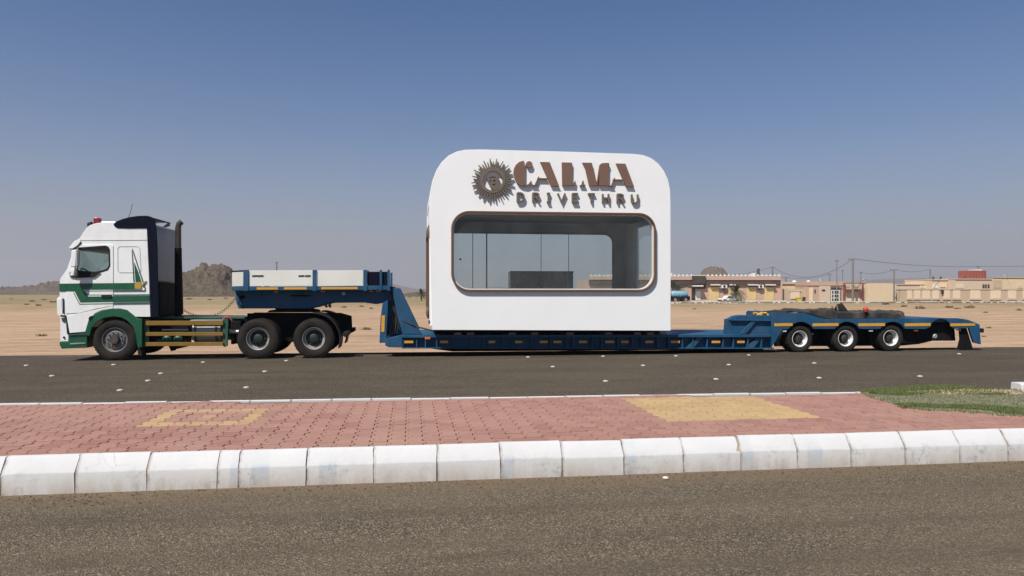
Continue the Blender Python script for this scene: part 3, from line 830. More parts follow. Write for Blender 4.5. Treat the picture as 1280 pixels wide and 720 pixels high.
HOLE_S = mb.mesh('hand_holes')
mb = MB().lathe([(0.30, 0.27), (0.10, 0.262), (0.03, 0.282), (0.018, 0.276), (0.022, 0.266), (0.06, 0.252), (0.145, 0.240), (0.150, 0.21)], 44); RIM_D = mb.mesh('rim')
mb = MB().lathe([(0.152, 0.212), (0.165, 0.19), (0.158, 0.125), (0.10, 0.115), (0.055, 0.108), (0.045, 0.09), (0.045, 0.0005)], 32); HUB_D = mb.mesh('hub')
mb = MB(); ring_nuts(mb, 10, 0.155, 0.16, 0.020, 0.05); NUT_D = mb.mesh('wheel_nuts')
mb = MB().lathe([(0.25, 0.222), (0.08, 0.206), (0.03, 0.226), (0.016, 0.222), (0.018, 0.212), (0.05, 0.200), (0.150, 0.190), (0.155, 0.165)], 40); RIM_T = mb.mesh('rim')
mb = MB().lathe([(0.154, 0.168), (0.168, 0.14), (0.165, 0.105), (0.10, 0.100), (0.05, 0.09), (0.04, 0.07), (0.04, 0.0005)], 28); HUB_T = mb.mesh('hub')
mb = MB(); ring_nuts(mb, 10, 0.128, 0.166, 0.014, 0.03); NUT_T = mb.mesh('wheel_nuts')

def wheel(root, X, Y, Z, kind, far=False):
    o0 = origin(root)
    loc = (X-o0[0], Y-o0[1], Z-o0[2])
    rim, rm = {'S': (RIM_S, 'rim_grey'), 'D': (RIM_D, 'rim_steel'), 'T': (RIM_T, 'rim_white')}[kind]
    wh = link('wheel', rim, rm, root, loc)
    sub = {'S': [('tyre', TYRE_S, 'rubber'), ('hub', HUB_S, 'rim_dark'), ('wheel_nuts', NUT_S, 'rim_dark'), ('hand_holes', HOLE_S, 'black_steel')],
           'D': [('tyre', TYRE_D, 'rubber'), ('tyre', TYRE_D2, 'rubber'), ('hub', HUB_D, 'hub_green'), ('wheel_nuts', NUT_D, 'rim_dark')],
           'T': [('tyre', TYRE_T, 'rubber'), ('tyre', TYRE_T2, 'rubber'), ('hub', HUB_T, 'rim_dark'), ('wheel_nuts', NUT_T, 'rim_dark')]}[kind]
    for nm, me, mm in sub:
        so = link(nm, me, mm, wh)
        if nm in ('wheel_nuts', 'hand_holes'): so['kind'] = 'stuff'
    wh.rotation_euler = (0, rnd.uniform(0, 6.28) if not far else 1.0, math.pi if far else 0)
    if far: wh.rotation_euler = (0, 0, math.pi)
    return wh

# ================================================================== tractor unit
YN, YF = 19.0, 21.5
def T(pts, Y=YN): return [XZ(x, y, Y) for x, y in pts]
pb = onY(143, 451, YN); truck_base = (onY(250, 440, YN).x, (YN+YF)/2, 0.0)
truck = thing('tractor_unit', truck_base, 'white cab-over tractor unit with green stripes and dark roof deflector', 'truck')
Q = MB
def tp(name, m, mb, bevel=0.0, parent=None, smooth=35): return mb.build(name, m, parent or truck, smooth, bevel)

# --- cab side outline
side = [(75, 349), (79, 343), (84, 336), (92, 312), (98, 300), (103, 292), (107, 286), (112, 281.5), (120, 279), (135, 277.5), (150, 277), (181, 277), (183.5, 283), (186, 340), (188, 396), (166, 396), (158, 389.5), (150, 387.5), (132, 388), (121, 392), (112, 401), (107, 415.5), (86.5, 416.5), (82, 396), (74.5, 394), (71.5, 392), (71.5, 373), (74.5, 370), (74.5, 353)]
win = [(96.5, 345), (97.5, 312.5), (99.5, 310), (132, 307.6), (135.5, 309), (137, 312), (137.5, 332), (135, 337), (128, 339.5)]
S3 = T(side); W3 = T(win)
SK = 0.05
def cab_side(y0, y1): return plate('cab_side', S3, [W3], y0, y1, 'cab_white', truck, bevel=0.006)
cab_side(YN, YN+SK)
o = link('cab_side', plate_mesh('cab_side_far', S3, [W3], YF-SK, YF, truck_base, 0.006), 'cab_white', truck)
# skins that close the cab between the two sides
def skin(name, pts, m, thick=0.04, y0=YN+SK-0.005, y1=YF-SK+0.005):
    P = [Vector((a, 0, b)) for a, b in T(pts)]
    inn = []
    for i, p_ in enumerate(P):
        t_ = (P[min(i+1, len(P)-1)] - P[max(i-1, 0)]).normalized(); n_ = Vector((-t_.z, 0, t_.x)); inn.append(p_ - n_*thick)
    poly = [(p_.x, p_.z) for p_ in P] + [(p_.x, p_.z) for p_ in inn[::-1]]
    return tp(name, m, MB().prism(poly, y0, y1), smooth=30)
skin('roof', [(99, 300.5), (103.6, 292.3), (107.5, 286.4), (112.3, 281.9), (120, 279.4), (135, 277.9), (150, 277.4), (181, 277.3)], 'cab_white')
skin('windscreen', [(78.5, 344.5), (84.6, 336), (92.6, 312), (98.6, 300.6)], 'cab_glass', 0.015)
skin('front_panel', [(75.0, 394), (75.0, 353), (75.5, 349.4), (78.6, 344.2)], 'cab_white')
tp('rear_wall', 'cab_grey', MB().prism(T([(180, 279), (183, 279), (186, 355), (187.5, 395), (184, 395)]), YN+SK-.004, YF-SK+.004))
tp('cab_floor', 'seat_grey', MB().prism(T([(80, 372), (185, 372), (185, 384), (150, 386), (118, 386), (110, 388), (80, 388)]), YN+SK, YF-SK))
# interior
tp('dashboard', 'black_plastic', MB().prism(T([(80, 346), (98, 342), (106, 348), (106, 368), (80, 368)]), YN+.08, YF-.08), 0.01)
def seat(y0):
    m_ = MB().prism(T([(118, 357), (135, 357), (137, 362), (118, 364)]), y0, y0+.5); m_.prism(T([(131, 356), (138, 318), (143, 318), (139, 360)]), y0+.02, y0+.48)
    tp('seat', 'seat_grey', m_, 0.02)
seat(YN+.3); seat(YF-.8)
c = onY(111, 343, YN+.55); mb = MB(); path = []
for k in range(25):
    a = 2*math.pi*k/24; u = Vector((-0.62, 0, -0.55)).normalized(); ax = Vector((0, 1, 0)); bx = Vector((0.75, 0, -0.66)).normalized()
    path.append(c + ax*0.22*math.cos(a) + bx*0.22*math.sin(a))
mb.tube(path, 0.018, 8, False); mb.tube([c, c+Vector((-0.18, 0, -0.22))], 0.03)
mb.tube([path[0], path[12]], 0.014); tp('steering_wheel', 'black_plastic', mb)

# --- door with window
d_out = [(83.2, 392), (83.2, 346), (93.5, 345.5), (96, 309), (99, 306), (139, 305.6), (141.6, 307), (141.8, 382), (120, 386), (100, 391)]
gap = 0.003
door = plate('door', T(d_out), [T([(96.8, 344.2), (97.8, 312.8), (99.8, 310.6), (131.8, 308.4), (135, 309.6), (136.5, 312.4), (137, 331.8), (134.6, 336.4), (127.8, 338.8)])], YN-0.014, YN-gap, 'cab_white', truck, bevel=0.004)
link('window', MB().prism(W3, YN+0.012, YN+0.018).mesh('window', truck_base), 'cab_glass', door)
tp('far_window', 'cab_glass', MB().prism(W3, YF-0.03, YF-0.024))
tp('handle', 'black_plastic', MB().prism(T([(127.5, 368.8), (140, 368.8), (140, 372.2), (127.5, 372.2)]), YN-0.045, YN-0.018), 0.004, door)
fr_o = [(95.8, 346), (97, 312), (99.2, 309.3), (132.2, 306.9), (136, 308.5), (137.8, 312), (138.2, 332.4), (135.4, 337.8), (128.2, 340.2)]
fr_i = [(97.4, 343.5), (98.4, 313.4), (100.4, 311.4), (131.5, 309.2), (134.6, 310.2), (135.9, 312.8), (136.4, 331.5), (134, 335.9), (127.4, 338.2)]
link('window_seal', plate_mesh('window_seal', T(fr_o), [T(fr_i)], YN-0.019, YN-0.010, truck_base), 'black_plastic', door)
mb = MB()
P_ = T([(97.2, 322), (100, 344), (126, 339.5)])
tp('mirror_bracket', 'black_plastic', MB().prism(T([(88, 340), (95, 338), (118, 339.5), (126, 340.2), (118, 346.5), (96, 347.5), (88, 346)]), YN-0.05, YN-0.021), 0.006, door)
# sleeper hatch relief and window recess line
sl_o = T([(146.8, 310), (149.5, 307.8), (171, 307.6), (175, 310), (176.5, 338), (174, 341), (149.5, 341), (147, 338.5)])
plate('sleeper_seam', sl_o, [T([(147.6, 310.4), (149.8, 308.5), (170.8, 308.3), (174.4, 310.4), (175.8, 337.8), (173.6, 340.3), (149.8, 340.3), (147.7, 338.2)])], YN-0.006, YN-0.002, 'cab_seam', truck)
# cab crease lines
tp('roof_crease', 'cab_seam', MB().prism(T([(101, 300.0), (183.5, 299.6), (183.6, 300.3), (101, 300.7)]), YN-0.008, YN-0.002), 0.003)
# --- stripes
def stripe(pts, m='cab_green', lift=0.0175, name='stripe'): return tp(name, m, MB().prism(T(pts), YN-lift-0.002, YN-lift+0.0155))
stripe([(74.6, 354.5), (83.0, 354.5), (83.0, 363.8), (74.6, 363.8)], lift=0.0035 + 0.012)
stripe([(83.4, 354.4), (170, 353.6), (170, 361.6), (104.2, 362.2), (110.8, 370.6), (187.2, 369.8), (187.4, 376.6), (100.8, 378), (93.8, 364.2), (83.4, 364)])
stripe([(93, 365.6), (100.2, 379.6), (187.4, 378.4), (187.4, 379.2), (99.6, 380.5), (92, 365.6)], lift=0.0176)
stripe([(104.6, 363.4), (180.6, 362.8), (181.6, 361.2), (182.2, 362.0), (181.2, 363.5), (106.0, 364.1), (110.9, 368.4), (110.2, 369.2)], lift=0.0176)
stripe([(111.4, 369.0), (187, 368.3), (187, 367.7), (111.0, 368.4)], lift=0.0176)
stripe([(165.0, 311), (165.8, 311), (182.2, 360.6), (181.0, 361)], lift=0.0136)
stripe([(164.9, 313), (165.7, 318), (168.0, 352.4), (167.0, 352.6)], lift=0.0140)
stripe([(167.9, 328), (171.4, 336.5), (176.6, 351.8), (169.6, 352.2)], 'cab_green', 0.0144)
stripe([(168.8, 352.8), (176.4, 352.6), (177, 360.8), (168.8, 361)], 'gold', 0.0212, 'emblem')
stripe([(176.8, 355.2), (178.4, 354.6), (179.4, 352.4), (183.4, 351), (182.2, 353.4), (179.8, 355.4), (178.8, 357.6), (177.2, 357)], 'gold', 0.0236, 'emblem')
# --- bumper, headlight, lower panels
tp('bumper', 'cab_white', MB().prism(T([(71.2, 373.2), (76.5, 372.5), (78.6, 393.4), (83, 394), (86, 416.8), (86, 427), (75, 427), (75.3, 396), (71.2, 393)]), YN-0.012, YF+0.012), 0.015)
tp('air_slot', 'black_plastic', MB().prism(T([(78.4, 373), (79.8, 373), (80.3, 392), (79, 392)]), YN-0.024, YN-0.008))
tp('bumper_gap', 'black_plastic', MB().prism(T([(76, 393.6), (83.4, 394.2), (85.6, 402), (86.8, 417.2), (84.2, 417.2), (83, 402), (81.6, 396), (76, 395.2)]), YN-0.024, YN-0.008))
tp('headlight', 'glass_dark', MB().prism(T([(77.0, 397.5), (81.4, 397), (82, 403.2), (78.4, 401.8)]), YN-0.03, YN-0.008), 0.004)
tp('fog_lamp', 'black_plastic', MB().lathe([(-0.03, 0.0005), (-0.03, 0.022), (0.0, 0.025)], 14, (onY(80.4, 421.6, YN).x, YN-0.008, onY(80.4, 421.6, YN).z)))
tp('lower_bumper', 'cab_green', MB().prism(T([(74.6, 427.3), (87, 427), (87, 418), (108.8, 416.4), (109.4, 434.6), (77.2, 435.8), (74.8, 431)]), YN-0.02, YF+0.02), 0.012)
tp('step', 'aluminium', MB().prism(T([(88, 429), (107.5, 428.2), (107.5, 429.8), (88, 430.6)]), YN-0.035, YN+0.1), 0.003)
tp('step_well', 'black_plastic', MB().prism(T([(88.2, 419), (108, 417.6), (108, 420.4), (88.2, 421.6)]), YN-0.026, YN+0.05))
tp('lower_panel', 'cab_white', MB().prism(T([(83.8, 394.8), (113, 388.8), (141.6, 382.6), (141.4, 386.2), (128, 387.4), (119.6, 391.6), (111.6, 400), (107.4, 414.6), (87.6, 416.2)]), YN-0.03, YN-0.016), 0.006)
tp('corner_lamp', 'black_plastic', MB().prism(T([(111.6, 398.6), (113.2, 395.4), (117, 394.4), (116, 397.2), (113, 399.8)]), YN-0.06, YN-0.024), 0.004)
# green wheel arch
outer = [(107.6, 419), (108.6, 409), (111.6, 400.6), (119.8, 392), (128.4, 387.8), (138, 385.6), (150, 385.2), (159, 387.2), (167, 393.6), (172, 397.8), (178.2, 398.6), (178.2, 434), (172.6, 434), (170, 417), (167, 408.4), (160, 401), (152, 396.8), (142, 395.6), (131, 397.4), (122, 402), (115.6, 409), (112.8, 420)]
tp('wheel_arch', 'cab_green', MB().prism(T(outer), YN-0.04, YN+0.34), 0.012)
tp('wheel_arch', 'cab_green', MB().prism(T(outer), YF-0.34, YF+0.04), 0.012)
tp('wheel_well', 'black_plastic', MB().prism(T([(113, 397.5), (124, 390), (150, 388.5), (166, 397), (169, 412), (166, 398.6), (150, 391.4), (125, 393), (114.5, 400)]), YN+0.35, YF-0.35))
tp('mudflap', 'rubber', MB().prism(T([(170.4, 424), (176, 432), (176.8, 445), (172.2, 444.4)]), YN+0.02, YN+0.34))
# --- sun visor, mirrors
P_ = T([(85.6, 310.4), (93, 301.6), (100, 298.2), (101.6, 302), (97, 307.6), (91, 311.4)])
tp('sun_visor', 'cab_white', MB().prism(P_, YN-0.02, YF+0.02), 0.012)
tp('visor_trim', 'black_plastic', MB().prism(T([(86.4, 310.9), (91.2, 311.0), (97.2, 307.2), (101.4, 302.6), (102, 304), (97.4, 308.8), (91.4, 312.3)]), YN-0.026, YF+0.026))
def mirrors(yb, s_):
    y_ = lambda a, b: (min(yb+s_*a, yb+s_*b), max(yb+s_*a, yb+s_*b))
    a, b = y_(-0.30, -0.10)
    mb = MB().prism(T([(91.6, 313), (97.6, 312), (97.2, 333.6), (90.0, 334.2)], YN-.2), a, b); o = tp('mirror', 'cab_white', mb, 0.02)
    tp('mirror_glass', 'lens_clear', MB().prism(T([(97.7, 313.4), (98.2, 313.4), (97.9, 332.8), (97.3, 332.8)], YN-.2), a+.015, b-.015), 0, o)
    mb = MB().prism(T([(90.6, 336.4), (95.2, 335.6), (94.2, 344.4), (88.8, 345.2)], YN-.2), a+.02, b-.02); tp('mirror', 'cab_white', mb, 0.015)
    c0 = onY(96, 309.6, YN-.2); c1 = onY(96, 335, YN-.2); a2 = yb - s_*0.2
    mb = MB().tube([(c0.x, yb+s_*0.05, c0.z+.02), (c0.x-.02, a2, c0.z-.02), (c0.x-.04, a2, c1.z), (c0.x-0.06, yb+s_*0.04, c1.z-.06)], 0.014)
    tp('mirror_arm', 'black_plastic', mb)
mirrors(YN, 1); mirrors(YF, -1)
# --- roof: beacon, lamps, deflector, aerial
r0 = onY(118, 278.6, YN)
mb = MB().lathe([(0.0, 0.10), (0.03, 0.10), (0.045, 0.09)], 20, (r0.x, YN+.22, r0.z-0.03), 'z'); tp('beacon_base', 'black_plastic', mb)
mb = MB().prism([(r0.x-.09, r0.z+.0), (r0.x+.05, r0.z-.03), (r0.x+.065, r0.z+.11), (r0.x+.05, r0.z+.135), (r0.x-.06, r0.z+.15), (r0.x-.085, r0.z+.135)], YN+.15, YN+.29); tp('beacon', 'lens_red', mb, 0.015)
a_, b_ = onY(110, 283.5, YN+.5), onY(136, 277, YN+.5)
tp('lamp_bar', 'aluminium', MB().tube([(r0.x+.12, YN+.12, r0.z+.03), (r0.x+.42, YN+.12, r0.z+.035)], 0.018))
mb = MB().lathe([(-0.06, 0.05), (0.02, 0.075), (0.03, 0.07), (0.03, 0.0005)], 16, (r0.x-.15, YN+.16, r0.z-.03), 'x'); tp('roof_lamp', 'black_plastic', mb)
mb = MB().lathe([(-0.06, 0.05), (0.02, 0.075), (0.03, 0.07), (0.03, 0.0005)], 16, (r0.x-.15, YF-.16, r0.z-.03), 'x'); tp('roof_lamp', 'black_plastic', mb)
defl = [(141.8, 280.4), (146, 276.6), (153, 273.8), (162, 271.4), (173, 269.8), (184, 269.6), (189, 271), (193.4, 275.4), (195.4, 284), (196.8, 310), (197.4, 345), (199, 396.5), (188.8, 396.5), (187.2, 345), (185.2, 310), (183.6, 285.4), (160, 285.6), (147, 285.2), (143.2, 283)]
tp('side_fairing', 'cab_navy', MB().prism(T(defl), YN-0.018, YN+0.03), 0.01)
tp('side_fairing', 'cab_navy', MB().prism(T([(184.2, 296), (187.4, 304), (188.6, 345), (190, 396.5), (186.4, 396.5), (185.6, 345)]), YF-0.03, YF+0.018))
skin('roof_deflector', [(143, 280.2), (146.4, 276.9), (153.2, 274.1), (162.1, 271.7), (173, 270.1), (184, 269.9), (188.8, 271.4)], 'cab_navy', 0.03, y1=YF-1.0)
q = onY(160, 272.2, YN+.05); tp('aerial', 'black_plastic', MB().tube([q, q+Vector((0.05, 0, 0.1)), q+Vector((0.10, 0, 0.34))], 0.006, 6))
# back of cab: air intake, pack behind it, exhaust
mb = MB().prism(T([(186.4, 283), (191, 284), (192.4, 300), (193, 352), (187.4, 352)]), YN+.10, YF-.95); tp('rear_cowl', 'cab_grey', mb, 0.04)
mb = MB().prism(T([(189, 353), (197, 353), (198, 396), (189, 396)]), YN+.14, YF-.75); tp('air_filter_pack', 'black_steel', mb, 0.03)
q0, q1 = onY(222.8, 396, 19.75), onY(222.8, 283, 19.75)
mb = MB().tube([(q0.x, 19.75, q0.z), (q0.x, 19.75, q1.z-.55)], 0.085, 16); tp('silencer', 'black_steel', mb)
mb = MB().tube([(q0.x, 19.75, q1.z-.56), (q0.x, 19.75, q1.z-.02), (q0.x+.02, 19.75, q1.z+.06), (q0.x+.085, 19.75, q1.z+.12)], [0.075, 0.072, 0.072, 0.072], 16); tp('exhaust_stack', 'exhaust', mb, smooth=50)
q = onY(206.5, 283, 21.0); tp('horn', 'black_plastic', MB().tube([q-Vector((0.1, 0, 0.05)), q, q+Vector((0.1, 0, 0.06))], [0.02, 0.03, 0.055], 10))

# --- chassis
def rail(y0):
    mb = MB().prism(T([(176, 398), (330, 397.8), (330, 411.5), (176, 412)]), y0, y0+0.08); tp('frame_rail', 'chassis_green', mb)
    mb = MB().prism(T([(300, 392.8), (418, 393.2), (433, 397.4), (434.2, 420), (420, 420), (330, 413), (300, 410)]), y0-0.012, y0+0.09); tp('frame_rail', 'black_steel', mb)
rail(19.83); rail(20.6)
tp('catwalk', 'chassis_green', MB().prism(T([(186, 396.6), (300, 397.2), (300, 399), (186, 398.8)]), 19.5, 21.0))
mb = MB()
for x in (190, 240, 290, 360, 415): mb.prism(T([(x, 400), (x+5, 400), (x+5, 411), (x, 411)]), 19.9, 20.62)
tp('cross_member', 'black_steel', mb)
for y0 in (YN+.03, YF-.09):
    for (ya, yb_) in ((401.2, 406.8), (415.4, 420), (428, 432.8)):
        tp('guard_rail', 'ochre', MB().prism(T([(181.5, ya), (278.5, ya-.3), (278.5, yb_-.3), (181.5, yb_)]), y0, y0+0.05), 0.006)
    for xa in (178.6, 277.8):
        tp('guard_post', 'chassis_green', MB().prism(T([(xa, 399), (xa+6.5, 399), (xa+5.5, 433), (xa+2.5, 434), (xa, 433)]), y0+.052, y0+.11), 0.005)
    q = onY(237, 415, YN); q2 = onY(274, 415, YN)
    yy = y0+.40 if y0 < 20 else y0-.34
    tp('fuel_tank', 'tank_grey', MB().lathe([(0, 0.0005), (0, 0.25), (0.02, 0.28), (q2.x-q.x-.02, 0.28), (q2.x-q.x, 0.25), (q2.x-q.x, 0.0005)], 24, (q.x, yy, q.z), 'x'), smooth=40)
    for xx in (241.5, 268):
        s0 = onY(xx, 415, YN); tp('tank_strap', 'chassis_green', MB().lathe([(-.03, 0.281), (-.03, 0.288), (.03, 0.288), (.03, 0.281)], 24, (s0.x, yy, s0.z), 'x'))
    for xx in (205.5, 219.5):
        s0 = onY(xx, 424.5, YN); tp('air_tank', 'chassis_green', MB().lathe([(-.16, 0.0005), (-.15, 0.08), (-.1, 0.115), (.7, 0.115), (.75, 0.08), (.76, 0.0005)], 18, (s0.x, yy-.12, s0.z), 'y') , smooth=50)
    tp('equipment_box', 'black_steel', MB().prism(T([(184, 408), (231, 408), (231, 429), (184, 428)]), y0+.2 if y0 < 20 else y0-.45, y0+.5 if y0 < 20 else y0-.12), 0.01)
    tp('battery_pipe', 'aluminium', MB().tube([(onY(200, 412.6, YN).x, y0+.12, onY(200, 412.6, YN).z), (onY(233, 412.6, YN).x, y0+.12, onY(233, 412.6, YN).z)], 0.018))
tp('tank_top_step', 'aluminium', MB().prism(T([(236, 400.2), (277, 400), (277, 402.2), (236, 402.4)]), YN+.11, YN+.55), 0.004)
tp('engine_sump', 'black_steel', MB().prism(T([(120, 405), (205, 400), (214, 438), (206, 440), (200, 430), (122, 428)]), 19.7, 20.8), 0.02)
tp('bracket', 'black_steel', MB().prism(T([(206, 432), (213, 432.6), (215, 439), (209.5, 440)]), YN+.25, YN+.33))
tp('gearbox_pipes', 'black_steel', MB().prism(T([(284, 402), (297, 402), (297, 430), (284, 432)]), YN+.35, YN+.8), 0.03)
q = onY(286, 415, YN+.2); tp('brake_chamber', 'aluminium', MB().lathe([(0, 0.0005), (0, 0.05), (0.28, 0.05), (0.28, 0.0005)], 14, (q.x, YN+.3, q.z), 'x'))
q = onY(284, 398, YN+.4); tp('air_coupling', 'hose_red', MB().tube([q+Vector((-.12, 0, -.05)), q+Vector((-.05, 0, .03)), q+Vector((.05, 0, .03)), q+Vector((.12, 0, -.06))], 0.022))
# bogie, fifth wheel, rear fender
tp('axle', 'black_steel', MB().tube([(onY(322, 424, YN).x, YN+.2, .5), (onY(322, 424, YN).x, YF-.2, .5)], 0.11, 14))
tp('axle', 'black_steel', MB().tube([(onY(392, 424, YN).x, YN+.2, .5), (onY(392, 424, YN).x, YF-.2, .5)], 0.11, 14))
tp('axle', 'black_steel', MB().tube([(onY(143, 426, YN).x, YN+.2, .48), (onY(143, 426, YN).x, YF-.2, .48)], 0.08, 14))
tp('suspension', 'black_steel', MB().prism(T([(335, 412), (380, 412), (374, 430), (341, 430)]), 19.75, 19.95), 0.02)
tp('fifth_wheel', 'black_steel', MB().prism(T([(326, 391.4), (392, 391.4), (388, 388.4), (377, 387.2), (342, 387.2), (330, 388.6)]), 19.75, 20.75), 0.01)
fo = []; fi = []
cx, cy = 391, 424
for k in range(15):
    a = R(92 - 112*k/14); fo.append((cx+1+34.0*math.cos(a), cy-33.6*math.sin(a))); fi.append((cx+1+32.2*math.cos(a), cy-31.6*math.sin(a)))
for y0 in (YN+.0, YF-.66): tp('fender', 'black_plastic', MB().prism(T(fo+fi[::-1]), y0, y0+.66), 0.006)
tp('rear_hook', 'black_steel', MB().tube([onY(432, 402, 19.9), onY(436.5, 400.5, 19.9), onY(436.5, 405, 19.9)], 0.05, 10))
tp('rear_lamp', 'black_plastic', MB().prism(T([(429, 415), (436, 414), (436.4, 419), (430.6, 422), (428, 420)]), YN+.1, YN+.5), 0.02)
tp('rear_lamp', 'black_plastic', MB().prism(T([(429, 415), (436, 414), (436.4, 419), (430.6, 422), (428, 420)]), YF-.5, YF-.1), 0.02)
for (px_, kind) in ((143, 'S'), (322, 'D'), (392, 'D')):
    X = onY(px_, 425, YN).x; r_ = 0.505 if kind == 'S' else 0.50
    wheel(truck, X, YN, r_, kind); wheel(truck, X, YF, r_, kind, True)

# coiled air lines from the cab to the trailer
def coil(name, label, pts, y, m, r=0.028, turns=26):
    P = [onY(a, b, y) for a, b in pts]; path = []
    n_ = 300
    def at(u):
        s_ = u*(len(P)-1); i = min(int(s_), len(P)-2); f_ = s_-i
        p0, p1, p2, p3 = P[max(i-1, 0)], P[i], P[i+1], P[min(i+2, len(P)-1)]
        return 0.5*((2*p1)+(-p0+p2)*f_+(2*p0-5*p1+4*p2-p3)*f_*f_+(-p0+3*p1-3*p2+p3)*f_**3)
    for k in range(n_+1):
        u = k/n_; c_ = at(u); t_ = (at(min(1, u+.01))-at(max(0, u-.01))).normalized()
        nn = t_.cross(Vector((0, 1, 0))).normalized(); a = turns*2*math.pi*u
        path.append(c_ + (Vector((0, 1, 0))*math.cos(a)+nn*math.sin(a))*r)
    o = MB().tube(path, 0.007, 5).build(name, m)
    tag(o, label, 'air hose')
coil('air_hose', 'black coiled air hose sagging between truck cab and trailer neck', [(226, 385), (236, 391), (249, 395), (265, 395), (279, 388.5), (289, 379), (297, 369)], 20.1, 'hose')

# ================================================================== low-bed trailer
YT, YU = 19.08, 21.78
trl_base = (onY(760, 430, YT).x, (YT+YU)/2, 0.0)
trailer = thing('lowbed_trailer', trl_base, 'blue three-axle low-bed goose-neck trailer with white side boards', 'trailer')
def U(pts, Y=YT): return [XZ(x, y, Y) for x, y in pts]
def lp(name, m, mb, bevel=0.0, parent=None, smooth=35): return mb.build(name, m, parent or trailer, smooth, bevel)
BL = 'trailer_blue'
# neck
neck = [(290.4, 362.8), (487, 361.8), (490, 366), (489, 379), (478, 379), (470, 380.5), (455, 378.5), (416, 378.8), (400, 381.6), (386, 386), (294.6, 386), (291.6, 378)]
nk = lp('neck_beam', BL, MB().prism(U(neck), YT+.30, YU-.30), 0.01)
lp('neck_rail', BL, MB().prism(U([(289.6, 358.4), (488, 357.0), (488, 362.4), (289.6, 363.2)]), YT, YU), 0.008)
lp('kingpin_plate', 'black_steel', MB().prism(U([(336, 386.2), (382, 386.2), (380, 389), (338, 389)]), 19.9, 20.9))
for a, b in ((311.4, 390.6), (396.2, 453.8)):
    for y0 in (YT+.012, YU-.045):
        bd = lp('side_board', 'board_white', MB().prism(U([(a, 338.2), (b, 337.8), (b, 357.2), (a, 357.8)]), y0, y0+.034), 0.006)
for y0 in (YT+.012, YU-.045): lp('side_board', 'board_white', MB().prism(U([(290.0, 340.2), (304.0, 339.6), (304.0, 357.6), (290.0, 358)]), y0, y0+.034), 0.006)
lp('head_board', 'board_white', MB().prism(U([(289.8, 340), (291.4, 340), (291.4, 358.2), (289.8, 358.2)]), YT+.05, YU-.05), 0.004)
lp('head_rail', 'black_steel', MB().prism(U([(289.4, 338.6), (305, 337.6), (305, 339.4), (289.4, 340)]), YT+.006, YT+.06), 0.003)
for a, b in ((304.4, 310.8), (391.0, 395.8), (454.2, 459.0), (474.6, 477.6), (484.2, 487.4)):
    for y0 in (YT-.02, YU-.05):
        lp('stake_post', BL, MB().prism(U([(a, 337.4), (b, 337.2), (b, 363.6), (a, 363.8)]), y0, y0+.07), 0.006)
for x in (319, 326, 377, 385):                                            # latches and scuffs on the first board
    lp('board_latch', 'black_steel', MB().prism(U([(x-4, 344.2), (x+3, 343.8), (x+3, 345), (x-4, 345.4)]), YT-.004, YT+.008))
q0 = onY(459.5, 348, YT+.3); q1 = onY(486.5, 348, YT+.3)
lp('winch_drum', 'cab_navy', MB().lathe([(0, 0.0005), (0, 0.2), (0.03, 0.2), (0.03, 0.175), (q1.x-q0.x-.03, 0.175), (q1.x-q0.x-.03, 0.2), (q1.x-q0.x, 0.2), (q1.x-q0.x, 0.0005)], 24, (q0.x, YT+.32, q0.z), 'x'))
lp('winch_housing', 'cab_navy', MB().prism(U([(459.4, 340), (484, 340), (484, 357), (459.4, 357)]), YT+.03, YT+.12), 0.01)
for (a, b, y) in ((321, 347.5, 360.6), (355, 383.5, 360.5), (401.5, 447, 360.2)):
    lp('reflector', 'reflector_amber', MB().prism(U([(a, y-1.4), (b, y-1.5), (b, y+1.3), (a, y+1.4)]), YT-.006, YT+.004))
for (x, y) in ((343, 364.6), (402, 364.2), (463.5, 364), (471.8, 364)):
    lp('marker_lamp', 'lens_orange', MB().prism(U([(x-2.6, y-1.2), (x+2.6, y-1.2), (x+2.6, y+1.2), (x-2.6, y+1.2)]), YT+.24, YT+.302), 0.004)
lp('name_plate', 'tank_grey', MB().prism(U([(426, 365), (430.5, 365), (430.5, 369), (426, 369)]), YT+.28, YT+.299))
lp('toolbox_door', BL, MB().prism(U([(317, 364.6), (324, 364.6), (324, 370.4), (317, 370.4)]), YT+.27, YT+.299), 0.004)
mb = MB(); qa, qb = onY(361, 369.6, YT), onY(385, 369.6, YT)
mb.tube([(qa.x, YT+.31, qa.z), (qa.x, YT+.22, qa.z), (qb.x, YT+.22, qb.z), (qb.x, YT+.31, qb.z)], 0.016, 8); lp('grab_handle', 'black_steel', mb)
q = onY(302, 371, YT+.24); mb = MB().lathe([(-.05, 0.0005), (-.05, 0.05), (0.03, 0.05)], 14, (q.x, YT+.26, q.z)); mb.tube([q+Vector((-.12, 0, .07)), q, q+Vector((-.08, 0, -.16)), q+Vector((.05, 0.02, -.3))], 0.014); lp('air_coupling', 'black_steel', mb)
for x in (408, 412.5): lp('shackle', 'black_steel', MB().tube([onY(x, 379, YT+.2), onY(x-.8, 382.4, YT+.2), onY(x+1.4, 383.6, YT+.2)], 0.035, 8))
